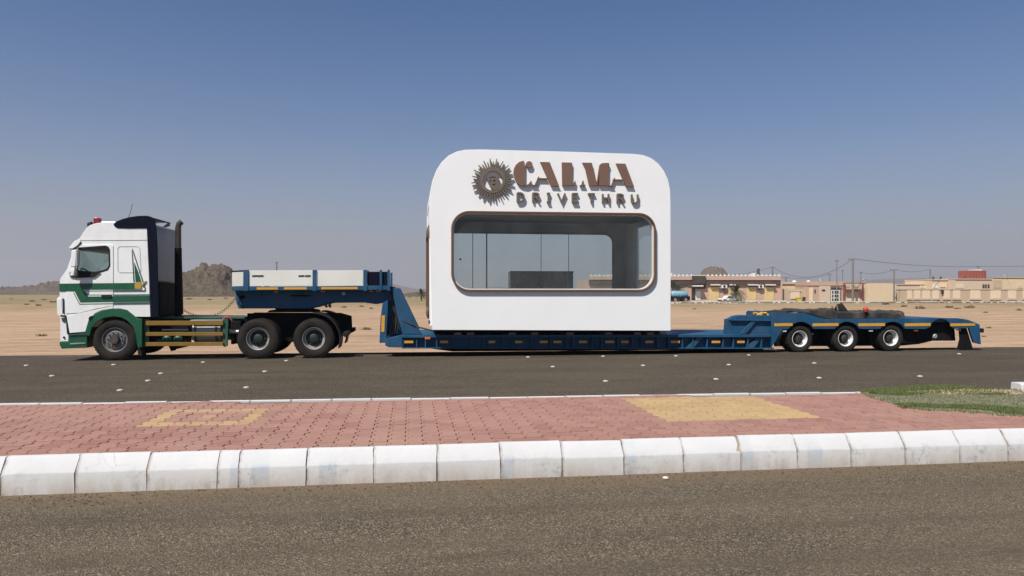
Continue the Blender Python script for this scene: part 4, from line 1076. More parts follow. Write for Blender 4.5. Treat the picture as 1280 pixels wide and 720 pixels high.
# rear leg of the neck
for y0, y1 in ((YT+.02, YT+.30), (YU-.30, YU-.02)):
    lp('lift_strut', BL, MB().prism(U([(478.2, 379), (484.6, 375), (485, 382), (482.6, 428.6), (474.2, 428.8), (475.8, 396)]), y0, y1), 0.008)
lp('neck_leg', BL, MB().prism(U([(478, 358.4), (493, 358.4), (500, 380), (501, 419), (486, 419), (484, 386), (478, 377)]), YT+.32, YU-.32), 0.01)
for y0 in (YT+.08, YU-.12):
    lp('gusset_plate', BL, MB().prism(U([(489.6, 361.4), (493.2, 360), (497.6, 360.2), (525.4, 417.4), (503, 417.4), (496.4, 394)]), y0, y0+.04), 0.006)
    lp('gusset_flange', BL, MB().prism(U([(496.6, 359.6), (499, 360), (526.6, 417.2), (524.2, 417.4)]), y0-.05, y0+.09), 0.004)
lp('strut_reflector', 'reflector_amber', MB().prism(U([(477.0, 394.4), (481.2, 394), (480.4, 415), (476.4, 415)]), YT+.008, YT+.024))
for k, (dx, rr) in enumerate(((0, .018), (2.6, .014), (5.5, .018), (8, .012))):
    pts = [onY(486+dx, 360+k, YT+.28), onY(490+dx*.8, 372, YT+.2), onY(492+dx*.6, 386, YT+.26), onY(490+dx, 402, YT+.2), onY(487+dx*1.2, 416, YT+.26)]
    lp('hydraulic_hose', 'hose', MB().tube(pts, rr, 8), smooth=60)
lp('neck_base', BL, MB().prism(U([(481.2, 423.4), (502.5, 419.2), (502.5, 434.6), (486, 434.2), (481.6, 432)]), YT, YU), 0.008)
# deck
DK0, DK1 = 502.6, 968
zt_l, zb_l = onY(510, 418.6, YT).z, onY(510, 435.6, YT).z
zt_r, zb_r = onY(960, 418.2, YT).z, onY(960, 436.2, YT).z
xl, xr = onY(DK0, 420, YT).x, onY(DK1, 420, YT).x
zt = lambda x: zt_l + (zt_r-zt_l)*(x-xl)/(xr-xl)
zb = lambda x: zb_l + (zb_r-zb_l)*(x-xl)/(xr-xl)
dk = lp('deck', BL, MB().prism([(xl, zt_l-.07), (xl, zt_l), (xr, zt_r), (xr, zt_r-.07)], YT-.01, YU+.01), 0.004)
for y0 in (YT+.16, YU-.20): lp('side_beam', BL, MB().prism([(xl, zb_l), (xl, zt_l-.072), (xr, zt_r-.072), (xr, zb_r)], y0, y0+.04))
for y0 in (YT+.02, YU-.20): lp('bottom_flange', BL, MB().prism([(xl, zb_l-.002), (xl, zb_l+.025), (xr, zb_r+.025), (xr, zb_r-.002)], y0, y0+.18), 0.003)
xq = onY(566, 425, YT).x
lp('deck_shade_block', 'black_steel', MB().prism([(xq, .11), (xl+.2, zb_l+.05), (xl+.2, zt_l-.08), (xr-.2, zt_r-.08), (xr-.2, .075)], YT+.25, YU-.25))  # black block added to hide lit sand, standing in for shadow beneath the deck
ribs = [503, 520, 531, 545, 566, 588, 604, 628, 640, 664, 688, 708, 716, 740, 752, 772, 790, 802, 822, 836, 853, 866, 884, 904, 917, 935, 952]
for px_ in ribs:
    x = onY(px_, 425, YT).x
    for y0 in (YT+.03, YU-.16):
        lp('outrigger', BL, MB().prism([(x, zb(x)+.026), (x, zt(x)-.072), (x+.03, zt(x)-.072), (x+.03, zb(x)+.026)], y0, y0+.13))
for px_ in (870, 945):                                                   # stiffening diagonals on the open rear part
    a = onY(px_, 425, YT).x
    lp('diagonal_brace', BL, MB().prism([(a-.25, zb(a)+.027), (a-.05, zb(a)+.027), (a+.22, zt(a)-.073), (a+.06, zt(a)-.073)], YT+.05, YT+.10))
for a, b in ((505.5, 516.5), (550, 560), (611, 619), (644, 653), (675, 685), (692, 702), (724, 734), (757, 768), (777, 786), (807, 817), (839, 850), (890, 900.5), (922, 931)):
    x0, x1 = onY(a, 427, YT).x, onY(b, 427, YT).x; zc = zb(x0)*.52+zt(x0)*.48
    lp('reflector', 'reflector_amber', MB().box((x0, YT+.012, zc-.03), (x1, YT+.027, zc+.03)))
q = onY(534.5, 422.6, YT); lp('marker_lamp', 'lens_orange', MB().box((q.x-.07, YT-.03, q.z-.03), (q.x+.07, YT-.012, q.z+.03)), 0.004)
# ramp up to the axle group
ramp_ = [(914.2, 402), (913.4, 399.6), (920, 399.4), (923, 395.4), (930, 394.2), (966, 394.6), (966, 418.4), (912.6, 418.4)]
for y0 in (YT+.10, YT+.42): lp('ramp_side', BL, MB().prism(U(ramp_), y0, y0+.04), 0.006)
lp('ramp_plate', BL, MB().prism(U([(914.4, 399.8), (922, 395.8), (930, 394.4), (966, 394.8), (966, 397), (931, 397), (917, 402)]), YT+.141, YT+.419))
lp('ramp_front', BL, MB().prism(U([(913.2, 400), (915.6, 400), (915, 418.2), (912.8, 418.2)]), YT+.142, YT+.418))
for y0 in (YT+.04,):
    lp('ramp_brace', BL, MB().prism(U([(926, 417.6), (941, 400.6), (947, 400.6), (933, 417.6)]), y0, y0+.055), 0.003)
    lp('ramp_flange', BL, MB().prism(U([(913.4, 399.2), (966, 400.2), (966, 401.6), (913.6, 400.8)]), y0-.02, y0+.058), 0.003)
# axle group frame: side valance with four wheel arches
def arch(cx, cy, r, n_=12):
    return [(cx - r*math.cos(math.pi*k/n_), cy - r*math.sin(math.pi*k/n_)) for k in range(n_+1)]
low = 411.2
val = [(964.5, 390.6), (1005, 391.2), (1030, 398.6), (1195, 397.6), (1209, 399.4), (1224, 405.6), (1225.6, 430.4), (1216.6, 428), (1210.5, 409.8)]
val = val[::-1]
body_ = [(964, 434.6), (978.4, low)]
for cx in (1001, 1058.6, 1115.4): body_ += [(cx-18.6, low)] + arch(cx, 419.8, 17.6)[2:-2] + [(cx+18.6, low)]
body_ += [(1156, low)] + arch(1175.5, 413, 14.4)[1:-1] + [(1194, low)]
lp('valance', BL, MB().prism(U(body_ + val), YT-.02, YT+.05), 0.006)
lp('valance', BL, MB().prism(U([(988, 412)] + body_[2:] + val[:-1] + [(988, 393)]), YU-.05, YU+.02), 0.006)
lp('bogie_deck', BL, MB().prism(U([(988, 391.3), (1005, 391.6), (1030, 399), (1195, 398), (1209, 399.8), (1223, 405.8), (1223, 408), (1208, 402.6), (988, 402.6)]), YT+.052, YU-.052))
lp('bogie_frame', 'black_steel', MB().prism(U([(990, 403), (1200, 402.8), (1200, 427), (1170, 427), (1140, 430), (1124, 421), (992, 421)]), YT+.62, YU-.62))
lp('wheel_shade_panel', 'black_steel', MB().prism(U([(968, 404), (1150, 404), (1150, 430), (1128, 432), (968, 433)], YT+.58), YT+.58, YT+.61))  # black sheet added behind the wheels as the shade under the valance
lp('underframe_shade_plate', 'black_steel', MB().prism(U([(1128, 403), (1199, 402), (1201, 426.5), (1172, 426.6), (1158, 430), (1130, 430)]), YT+.2, YT+.26), 0.01)  # underframe plate, also a black backing added to shade the empty arch
q = onY(1170, 420.5, YT+.15); lp('spare_hub', 'tank_grey', MB().lathe([(-.02, 0.0005), (-.02, .05), (.03, .09)], 14, (q.x, YT+.18, q.z)))
for y0 in (YT+.02, YU-.5): lp('mudflap', 'black_steel', MB().prism(U([(1201.6, 410), (1211, 410.4), (1218.8, 436.0), (1199.6, 436.6), (1202.8, 424)]), y0+.06, y0+.10))
for a, b in ((967.4, 990), (1015.2, 1047.4), (1072.4, 1105.4), (1130.2, 1162.4), (1187.2, 1218)):
    lp('reflector', 'reflector_amber', MB().prism(U([(a, 404.2), (b, 403.8 if b < 1200 else 404.2), (b, 407.4 if b < 1200 else 407.0), (a, 407.8)]), YT-.03, YT-.018))
for x, y in ((981, 413.8), (1089, 413.4), (1145.6, 413), (1199, 412.4)): lp('marker_lamp', 'lens_orange' if x > 1100 else 'lens_clear', MB().prism(U([(x-2.4, y-.9), (x+2.4, y-.9), (x+2.4, y+.9), (x-2.4, y+.9)]), YT+.01, YT+.05))
for x, y in ((1027, 418.6), (1134.6, 417.4), (1081.6, 418.6), (1080, 427.8)): lp('axle_grease_cap', 'lens_clear', MB().prism(U([(x-2, y-.8), (x+2, y-.8), (x+2, y+.8), (x-2, y+.8)]), YT+.5, YT+.55))
q = onY(1225, 413, YT+.1); lp('tail_lamp', 'black_plastic', MB().box((q.x-.01, YT+.02, q.z-.06), (q.x+.06, YT+.3, q.z+.06)), 0.006)
for px_ in (1001, 1058.4, 1115):
    X = onY(px_, 424, YT).x
    wheel(trailer, X, YT+.03, 0.372, 'T'); wheel(trailer, X, YU-.03, 0.372, 'T', True)
    lp('axle', 'black_steel', MB().tube([(X, YT+.25, .372), (X, YU-.25, .372)], 0.07, 12))

# loose gear lying on the axle deck
def gear(name, label, cat, mb, m, bevel=0.0, smooth=35): return tag(mb.build(name, m, None, smooth, bevel), label, cat)
gz = 0.0
def slab(pts, y0, y1, seed):
    P = U(pts, YT+.2); xa, xb = min(p_[0] for p_ in P), max(p_[0] for p_ in P)
    def span(x):
        zs = []
        for (ax, az), (bx, bz) in zip(P, P[1:]+P[:1]):
            if ax != bx and min(ax, bx) <= x <= max(ax, bx): zs.append(az+(bz-az)*(x-ax)/(bx-ax))
        return min(zs), max(zs)
    nx, ny = 44, 12; mb = MB()
    for i in range(nx):
        x = xa+.002+(xb-xa-.004)*i/(nx-1); lo_, hi_ = span(x)
        for j in range(ny):
            y = y0+(y1-y0)*j/(ny-1)
            n_ = mnoise.noise((x*2.6, y*3.5, seed*7.3))*.055 + mnoise.noise((x*7, y*8, seed))*.03
            mb.v.append((x, y+.05*mnoise.noise((x*4, j, seed)), max(lo_+.03, hi_+n_-(.05 if j in (0, ny-1) else 0))))
        mb.v.append((x, y0, lo_)); mb.v.append((x, y1, lo_))
    w_ = ny+2
    for i in range(nx-1):
        a = i*w_
        for j in range(ny-1): mb.f.append((a+j, a+w_+j, a+w_+j+1, a+j+1))
        mb.f.append((a+ny, a+w_+ny, a+w_, a)); mb.f.append((a+ny-1, a+w_+ny-1, a+w_+ny+1, a+ny+1)); mb.f.append((a+ny, a+ny+1, a+w_+ny+1, a+w_+ny))
    for a in (0, (nx-1)*w_): mb.f.append(tuple([a+ny]+[a+j for j in range(ny)]+[a+ny+1]))
    return mb
gear('rubber_mat', 'black rubber mat piled over the front of the blue axle deck', 'mat', slab([(965.6, 390.4), (966, 389.2), (974, 388.2), (980, 388.6), (990, 387.2), (1006, 386.6), (1020, 386.4), (1043, 386.8), (1045, 389), (1045, 398.2), (1030, 397.6), (1006, 390.6)], YT+.12, YT+.75, 1), 'mat_black', 0, 40)
gear('folded_tarpaulin', 'black folded tarpaulin beside the red lamp on the axle deck', 'tarpaulin', slab([(1046.4, 390.2), (1056, 389), (1070, 389.6), (1081, 388.6), (1098, 389), (1118, 388.4), (1129, 389.6), (1130, 391.4), (1130, 397.4), (1046.4, 397.8)], YT+.14, YT+.9, 2), 'mat_black', 0, 40)
q = onY(1050, 387, YT+.6)
gear('rubber_roll', 'tilted black rubber roll sticking up from the axle deck', 'roll', MB().tube([q+Vector((.12, 0, -.12)), q+Vector((.02, 0, .0)), q+Vector((-.06, 0, .12))], [.14, .14, .13], 16), 'rubber')
q = onY(1082, 397.6, YT+.12); q2 = onY(1082, 386.8, YT+.12)
lampt = thing('warning_lamp', (q.x, q.y, q.z), 'red warning lamp on a short stem at the edge of the axle deck', 'lamp')
MB().tube([(q.x, q.y, q.z), (q.x, q.y, q2.z-.06)], 0.022, 8).build('stem', 'black_steel', lampt)
MB().lathe([(-.07, 0.0005), (-.07, .05), (0, .075), (.05, .06), (.075, 0.0005)], 16, (q.x, q.y, q2.z), 'z').build('lens', 'red_paint', lampt, 60)
mb = MB()
for (a, b) in (((942, 389), (952, 391.6)), ((946, 391.8), (958, 388.6)), ((953, 388.8), (960.5, 391.4))):
    p0, p1 = onY(a[0], a[1]+2.6, YT+.5), onY(b[0], b[1]+2.6, YT+.5); mb.tube([p0, (p0+p1)/2+Vector((0, .05, .03)), p1], 0.028, 8)
gear('load_strap', 'bunched yellow load strap on top of the ramp plate', 'strap', mb, 'strap_yellow')
mb = MB(); mb.tube([onY(1036, 387, YT+.4), onY(1039, 381.5, YT+.4), onY(1042, 386.5, YT+.4), onY(1045, 380.5, YT+.4), onY(1047.5, 387.5, YT+.4)], 0.022, 7)
gear('rope', 'pale rope looped over the rubber mat on the axle deck', 'rope', mb, 'wood')

# ================================================================== kiosk on the trailer
YK, YR = 18.68, 21.55
def K(pts, Y=YK): return [XZ(x, y, Y) for x, y in pts]
kb = onY(688, 413, YK)
kiosk = thing('drive_thru_kiosk', (kb.x, (YK+YR)/2, kb.z), 'white rounded drive-thru kiosk with long tinted window loaded on the trailer', 'kiosk')
def kp(name, m, mb, bevel=0.0, parent=None, smooth=35): return mb.build(name, m, parent or kiosk, smooth, bevel)
outl = [(540.2, 412.4), (538.6, 360), (537.2, 300), (536.6, 255), (537.6, 240), (540.4, 226), (545.4, 213), (552, 202.6), (561, 194.4), (571, 189.4), (582, 187.2), (600, 186.8), (700, 189.4), (792, 192.4), (804, 193.8), (814, 197.6), (823, 204.4), (830, 213.6), (835, 224.4), (837.6, 237), (838.2, 255), (838.4, 330), (838.4, 413.4)]
KO = K(outl)
x0, z0 = XZ(565.6, 362.6, YK); x1, z1 = XZ(817.5, 268.4, YK)
zt1 = XZ(566, 265.4, YK)[1]
def slant(pts): return [(a, b + (zt1-z1)*(x1-a)/(x1-x0)*((b-z0)/(z1-z0))) for a, b in pts]
hole = slant(rounded(x0, z0, x1, z1, 0.42, 9))
KW = hole
plate('front_wall', KO, [hole], YK, YK+.10, 'kiosk_white', kiosk, bevel=0.008)
rx0, rz0 = XZ(556, 364, YR); rx1, rz1 = XZ(765.5, 292.5, YR)
rhole = rounded(rx0+0.02, rz0-.25, rx1, rz1, 0.28, 8)
plate('rear_wall', KO, [rhole], YR-.10, YR, 'kiosk_white', kiosk, bevel=0.012)
# shell: roof with its rounded shoulders, floor, and side walls with openings
def band(pts, thick):
    P = [Vector((a, 0, b)) for a, b in pts]; inn = []
    for i, p_ in enumerate(P):
        t_ = (P[min(i+1, len(P)-1)] - P[max(i-1, 0)]).normalized(); n_ = Vector((-t_.z, 0, t_.x)); inn.append(p_ - n_*thick)
    return [(p_.x, p_.z) for p_ in P] + [(p_.x, p_.z) for p_ in inn[::-1]]
kp('roof_shell', 'kiosk_white', MB().prism(band(KO[3:21], 0.08), YK+.098, YR-.098), smooth=30)
zc = XZ(700, 262.5, YK)[1]
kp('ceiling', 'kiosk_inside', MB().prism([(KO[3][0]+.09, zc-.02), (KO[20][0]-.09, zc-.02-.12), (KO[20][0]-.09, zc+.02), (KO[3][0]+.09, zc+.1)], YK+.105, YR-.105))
zl = KO[0][1]; XR0 = KO[-1][0]; zr0 = KO[20][1]
kp('side_soffit', 'kiosk_white', MB().box((XR0-.445, YK+.099, zr0-.06), (XR0-.085, YR-.099, zr0+.0)))
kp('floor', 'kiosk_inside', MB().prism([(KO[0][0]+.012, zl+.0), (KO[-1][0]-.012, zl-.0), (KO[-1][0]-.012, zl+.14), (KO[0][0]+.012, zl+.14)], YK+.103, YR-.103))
XR = KO[-1][0]; XL = KO[1][0]
zr = KO[20][1]
rw = rounded(YK+.22, 1.75, YK+1.85, zc-.30, 0.16, 6)
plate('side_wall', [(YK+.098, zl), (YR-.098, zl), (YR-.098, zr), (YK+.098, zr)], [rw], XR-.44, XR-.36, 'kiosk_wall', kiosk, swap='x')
link('side_glass', MB().prismx(rw, XR-.40, XR-.394).mesh('side_glass', origin(kiosk)), 'kiosk_glass', kiosk)
# left wall leans slightly, in line with the front outline
lw = [(YK+.35, zl+.25), (YR-.35, zl+.25), (YR-.35, zl+2.55), (YK+.35, zl+2.55)]
m_ = plate_mesh('side_wall', [(YK+.098, zl), (YR-.098, zl), (YR-.098, KO[3][1]), (YK+.098, KO[3][1])], [lw], XL+.012, XL+.09, origin(kiosk), swap='x')
for v in m_.vertices:
    zz = v.co.z + kb.z; v.co.x += (KO[0][0]-XL)*(1-(zz-zl)/(KO[1][1]-zl)) if zz < KO[1][1] else (KO[3][0]-XL)*((zz-KO[1][1])/(KO[3][1]-KO[1][1]))
link('side_wall', m_, 'kiosk_white', kiosk)
link('side_glass', MB().prismx(lw, XL+.045, XL+.05).mesh('side_glass', origin(kiosk)), 'kiosk_glass', kiosk)
dx = KO[0][0]
fo_ = [(YK+.14, zl+.27), (YR-.2, zl+.27), (YR-.2, zl+2.62), (YK+.14, zl+2.62)]; fi_ = [(YK+.36, zl+.40), (YR-.4, zl+.40), (YR-.4, zl+2.45), (YK+.36, zl+2.45)]
plate('serving_hatch_frame', rounded(YK+.14, zl+.27, YR-.2, zl+2.66, .2, 6), [rounded(YK+.36, zl+.42, YR-.4, zl+2.48, .14, 6)], dx-.10, dx+.02, 'kiosk_brown', kiosk, bevel=0.01, swap='x')
kp('hatch_track', 'kiosk_white', MB().box((dx-.07, YK+.03, zl+.10), (dx+.0, YK+.09, zl+2.3)), 0.006)
kp('hatch_latch', 'black_steel', MB().box((dx-.09, YK+.02, zl+.16), (dx-.06, YK+.07, zl+.24)))
# window frame, glass, mullions
hi = slant(rounded(x0+.035, z0+.035, x1-.035, z1-.035, 0.385, 9))
plate('window_frame', slant(rounded(x0-.035, z0-.035, x1+.035, z1+.035, 0.455, 9)), [slant(rounded(x0+.012, z0+.012, x1-.012, z1-.012, 0.41, 9))], YK-.075, YK-.002, 'kiosk_brown', kiosk, bevel=0.008)
link('window_glass', MB().prism(hi, YK+.045, YK+.051).mesh('window_glass', origin(kiosk)), 'kiosk_glass', kiosk)
plate('window_liner', slant(rounded(x0+.004, z0+.004, x1-.004, z1-.004, 0.416, 9)), [slant(rounded(x0+.036, z0+.036, x1-.036, z1-.036, 0.384, 9))], YK+.0005, YK+.13, 'trim_white', kiosk)
link('rear_glass', MB().prism(rhole, YR-.055, YR-.05).mesh('rear_glass', origin(kiosk)), 'kiosk_glass', kiosk)
plate('rear_window_frame', rounded(rx0, rz0-.28, rx1+.03, rz1+.03, .3, 8), [rounded(rx0+.06, rz0-.21, rx1-.04, rz1-.04, .25, 8)], YR-.125, YR-.102, 'black_plastic', kiosk)
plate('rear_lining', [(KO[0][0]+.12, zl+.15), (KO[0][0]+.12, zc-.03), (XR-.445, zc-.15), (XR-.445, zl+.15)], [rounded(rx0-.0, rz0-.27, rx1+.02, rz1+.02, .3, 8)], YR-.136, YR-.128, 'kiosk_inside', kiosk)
for px_, w_ in ((591, .018), (608.4, .035), (676.5, .010), (711, .010)):
    q = onY(px_, 330, YR-.1)
    kp('mullion', 'black_plastic', MB().box((q.x-w_/2, YR-.10, rz0-.2), (q.x+w_/2, YR-.06, rz1-.03)))
q = onY(568.8, 322, YR-.6); kp('lock', 'black_plastic', MB().lathe([(-.02, .0005), (-.02, .025), (.02, .025)], 12, (q.x, YK+.03, onY(569, 324, YK).z)))
# counter and dark equipment box inside
cz = XZ(660, 360.4, 19.9)[1]
a, b = onY(629, 360, 19.9).x, onY(806, 360, 19.9).x
kp('counter', 'trim_white', MB().box((a, 19.75, cz-.05), (b, 20.45, cz-.005)), 0.006)
kp('counter_front', 'kiosk_inside', MB().box((a+.03, 19.80, zl+.14), (b-.03, 20.4, cz-.052)))
a, b = onY(638, 350, 19.95).x, onY(716.5, 350, 19.95).x; zz = XZ(660, 339.4, 19.95)[1]
eq = kp('display_case', 'dark_panel', MB().box((a, 19.95, cz-.004), (b, 20.4, zz)), 0.006)
kp('case_edge', 'black_plastic', MB().box((a-.012, 19.935, zz-.03), (b+.012, 19.948, zz+.012)), 0, eq)
q = onY(709.5, 350, 19.94).x; kp('case_edge', 'tank_grey', MB().box((q, 19.936, cz), (q+.014, 19.948, zz-.032)), 0, eq)
# steel base frame and packing timbers
zdk = lambda x: zt(x)
for y0 in (19.18, 20.3, 21.35):
    xa, xb = KO[0][0]+.1, KO[-1][0]-.12
    kp('base_beam', 'black_steel', MB().prism([(xa, zt(xa)+.055), (xb, zt(xb)+.055), (xb, zl-.004), (xa, zl-.004)], y0, y0+.12))
for px_ in (550, 572, 588, 610, 640, 668, 690, 712, 735, 760, 782, 796, 812, 828):
    x = onY(px_, 415, 19.2).x
    kp('packing_block', 'black_steel' if px_ % 4 else 'wood', MB().box((x-.09, 19.12, zt(x)+.002), (x+.09, 21.5, zt(x)+.053)))

# --- lettering
def KZ(pts, ox, oz, sc): return [XZ(ox+a/sc, oz+b/sc, YK) for a, b in pts]
LB, LF = YK-.003, YK-.072
def letter(polys, m='letter_brown', off=(640, 195, 7.53), name='letter', lf=LF, lb=LB):
    mb = MB()
    for k, p_ in enumerate(polys): mb.prism(KZ(p_, *off), lf-0.0006*k, lb+0.0006*k)
    return kp(name, m, mb, smooth=40)
def disc(cx, cy, r, n_=18): return [(cx+r*math.cos(2*math.pi*k/n_), cy+r*math.sin(2*math.pi*k/n_)) for k in range(n_)]
letter([[(104, 48), (116, 70), (116, 276), (100, 288), (70, 276), (44, 254), (22, 214), (11, 168), (16, 122), (34, 86), (64, 60)], disc(158, 84, 31), [(116, 280), (150, 268), (176, 236), (182, 240), (166, 276), (140, 288), (112, 290)]])
letter([[(262, 60), (350, 62), (440, 288), (362, 284)], [(236, 210), (326, 212), (330, 222), (234, 220)], [(246, 196), (254, 198), (216, 284), (206, 282)], [(184, 274), (232, 276), (238, 284), (180, 283)]])
letter([[(466, 64), (560, 66), (556, 280), (470, 280)], [(558, 268), (574, 262), (588, 238), (594, 240), (590, 281), (556, 281)]])
letter([[(658, 66), (746, 68), (792, 282), (722, 282), (686, 120)], [(636, 277), (652, 270), (660, 236), (668, 236), (674, 270), (686, 277), (686, 284), (634, 283)], [(816, 100), (826, 80), (846, 70), (884, 70), (902, 78), (902, 282), (814, 282)], [(884, 68), (904, 70), (910, 80), (908, 112), (900, 96)], [(792, 276), (814, 120), (816, 132), (798, 284)]])
letter([[(974, 74), (1060, 76), (1142, 292), (1066, 288)], [(946, 222), (1036, 224), (1040, 234), (944, 232)], [(958, 208), (966, 210), (936, 288), (926, 286)], [(910, 280), (950, 281), (954, 290), (906, 289)]])
def ribbon(pts, w_):
    P = [Vector((a, b)) for a, b in pts]; l_ = []; r_ = []
    for i_, p_ in enumerate(P):
        d = (P[min(i_+1, len(P)-1)] - P[max(i_-1, 0)]).normalized(); n_ = Vector((-d.y, d.x))
        if 0 < i_ < len(P)-1:
            d0 = (P[i_]-P[i_-1]).normalized(); k_ = max(0.45, abs(Vector((-d0.y, d0.x)).dot(n_))); n_ = n_/k_
        l_.append(tuple(p_+n_*w_)); r_.append(tuple(p_-n_*w_))
    return l_ + r_[::-1]
def strokes(lines, w_=7.0):
    return letter([ribbon(ln, w_) for ln in lines], 'letter_dark', lf=YK-.075)
def arc(cx, cy, rx, ry, a0, a1, n_=9): return [(cx+rx*math.cos(R(a0+(a1-a0)*k/n_)), cy-ry*math.sin(R(a0+(a1-a0)*k/n_))) for k in range(n_+1)]
T0, B0 = 350, 430
strokes([[(48, T0), (48, B0)], [(48, T0)] + arc(72, 390, 38, 40, 90, -90) + [(48, B0)]])
strokes([[(194, T0+2), (194, B0+2)], [(194, T0+2)] + arc(222, 371, 26, 19, 90, -90) + [(194, 390)], [(222, 392), (250, B0+2)]])
strokes([[(340, T0+4), (340, B0+4)], [(326, T0+4), (354, T0+4)], [(326, B0+4), (354, B0+4)]])
strokes([[(428, T0+4), (462, B0+4), (496, T0+4)]])
strokes([[(566, T0+6), (566, B0+6)], [(566, T0+6), (616, T0+6)], [(566, 394), (610, 394)], [(566, B0+6), (618, B0+6)]])
strokes([[(712, T0+8), (774, T0+8)], [(743, T0+8), (743, B0+8)]])
strokes([[(850, T0+10), (850, B0+10)], [(904, T0+10), (904, B0+10)], [(850, 399), (904, 399)]])
strokes([[(988, T0+12), (988, B0+12)], [(988, T0+12)] + arc(1014, 381, 26, 19, 90, -90) + [(988, 400)], [(1014, 402), (1042, B0+12)]])
strokes([[(1122, T0+14)] + arc(1150, 422, 28, 22, 180, 360) + [(1178, T0+14)]])
# --- sun emblem with a head in the middle
EO = (580, 195, 11.075)
ec = (395, 340)
ring_o = KZ(disc(ec[0]-5, ec[1], 178, 40), *EO); ring_i = KZ(disc(ec[0], ec[1]+8, 134, 40), *EO)
plate('emblem_ring', ring_o, [ring_i], LF-.004, LB, 'letter_dark', kiosk, bevel=0.0)
rr_ = random.Random(3)
for k in range(40):
    a = 2*math.pi*(k+.2)/40; l_ = 272 + (22 if k % 2 else -18) + rr_.uniform(-8, 8); w0, w1 = 11, 5.5
    ca, sa = math.cos(a), math.sin(a)
    pts = [(ec[0]+ca*176-sa*w0, ec[1]+sa*176+ca*w0), (ec[0]+ca*l_-sa*w1, ec[1]+sa*l_+ca*w1), (ec[0]+ca*l_+sa*w1, ec[1]+sa*l_-ca*w1), (ec[0]+ca*176+sa*w0, ec[1]+sa*176-ca*w0)]
    kp('emblem_ray', 'letter_dark', MB().prism(KZ(pts, *EO), LF+.004, YK-.03))
head = [(312, 312), (324, 290), (352, 272), (400, 264), (440, 270), (470, 290), (486, 318), (474, 322), (466, 344), (476, 372), (490, 404), (482, 428), (492, 440), (474, 466), (440, 478), (404, 474), (374, 452), (354, 420), (338, 384), (320, 350)]
cuts = [[(346, 306), (392, 290), (436, 300), (442, 310), (396, 302), (352, 318)], [(396, 340), (424, 336), (432, 350), (418, 364), (402, 358)], [(388, 396), (430, 390), (422, 410), (398, 412)], [(344, 352), (372, 342), (376, 350), (350, 364)]]
plate('emblem_head', KZ(head, *EO), [KZ(c_, *EO) for c_ in cuts], LF-.01, LB, 'letter_dark', kiosk)

lc = [onY(500, 400, YT+.1), onY(512, 404.4, YT+.08), onY(524, 409.2, YT+.06), onY(541, 413.4, YT+.05)]
tag(MB().tube(lc, 0.02, 7).build('lashing_cable', 'hose', None, 60), 'dark lashing cable from the trailer gusset to the kiosk base', 'cable')

# ================================================================== background buildings (about 120 m away)
YB = 120.0
def B(x, y, Y=YB): return XZ(x, y, Y)
def gz_(x, Y): return desert_z(x, Y)
def bthing(name, px_, Y, label, cat, group=None):
    x = onY(px_, 370, Y).x
    return thing(name, (x, Y, gz_(x, Y)), label, cat, group)
def wallbox(root, name, m, pxa, pya, pxb, pyb, y0, y1, Y=YB, bevel=0.0):
    (xa, za), (xb, zb_) = XZ(pxa, pya, Y), XZ(pxb, pyb, Y)
    lo, hi_ = min(za, zb_), max(za, zb_)
    if pyb > 375.5 or pya > 375.5: lo = min(lo, -0.35)
    return MB().box((min(xa, xb), y0, lo), (max(xa, xb), y1, hi_)).build(name, m, root, 35, bevel)
# --- row of shops
shop = bthing('shop_row', 870, YB, 'single-storey pink shop row with brown fascia and crenellated parapet', 'building')
wallbox(shop, 'wall', 'wall_pink', 736, 349.6, 975, 377, YB, YB+9)
wallbox(shop, 'fascia', 'fascia_brown', 736, 350.4, 974.4, 355.6, YB-.35, YB-.004)
wallbox(shop, 'parapet', 'wall_pink', 736, 345.2, 975, 350.2, YB-.45, YB+.2)
wallbox(shop, 'end_pier', 'wall_pink', 974.6, 350.4, 976.6, 377, YB-.4, YB+.3)
x = 737.0
while x < 973:
    if not 862 < x < 881:
        (xa, z_), (xb, _) = B(x, 345.2), B(x+3.4, 345.2)
        MB().prism([(xa, z_-.01), (xa, z_+.12), ((xa*2+xb)/3, z_+.12), ((xa+xb)/2, z_+.32), ((xa+xb*2)/3, z_+.12), (xb, z_+.12), (xb, z_-.01)], YB-.40, YB-.1).build('merlon', 'trim_white', shop)
    x += 5.2
wallbox(shop, 'sign_box', 'sign_dark', 863.6, 344.2, 879.6, 354.6, YB-.8, YB-.36)
wallbox(shop, 'sign_edge', 'trim_white', 863.4, 343.8, 879.8, 344.8, YB-.82, YB-.34)
wallbox(shop, 'canopy', 'trim_white', 864, 356.6, 875.8, 358.2, YB-1.2, YB-.01)
wallbox(shop, 'brown_wall', 'fascia_brown', 864, 355.8, 882, 361, YB-.12, YB-.005)
wallbox(shop, 'door', 'door_black', 864.4, 361, 868.8, 375, YB-.08, YB-.006)
wallbox(shop, 'white_panel', 'trim_white', 869.2, 364, 875.4, 375, YB-.10, YB-.006)
for a, b in ((887, 898.4), (911, 917), (933.6, 945.2), (955.6, 967)):
    sh = wallbox(shop, 'roller_shutter', 'shutter_yellow', a, 357.4, b, 375.6, YB-.10, YB-.006)
    for k in range(7):
        y = 359.5+k*2.3; wallbox(sh, 'slat', 'shutter_yellow', a+.3, y, b-.3, y+1.3, YB-.125, YB-.102)
    wallbox(shop, 'awning', 'trim_white', a-.4, 355.4, b+.4, 356.8, YB-.7, YB-.36)
    wallbox(shop, 'awning_shade', 'sign_dark', a, 356.9, b, 358.6, YB-.3, YB-.13)
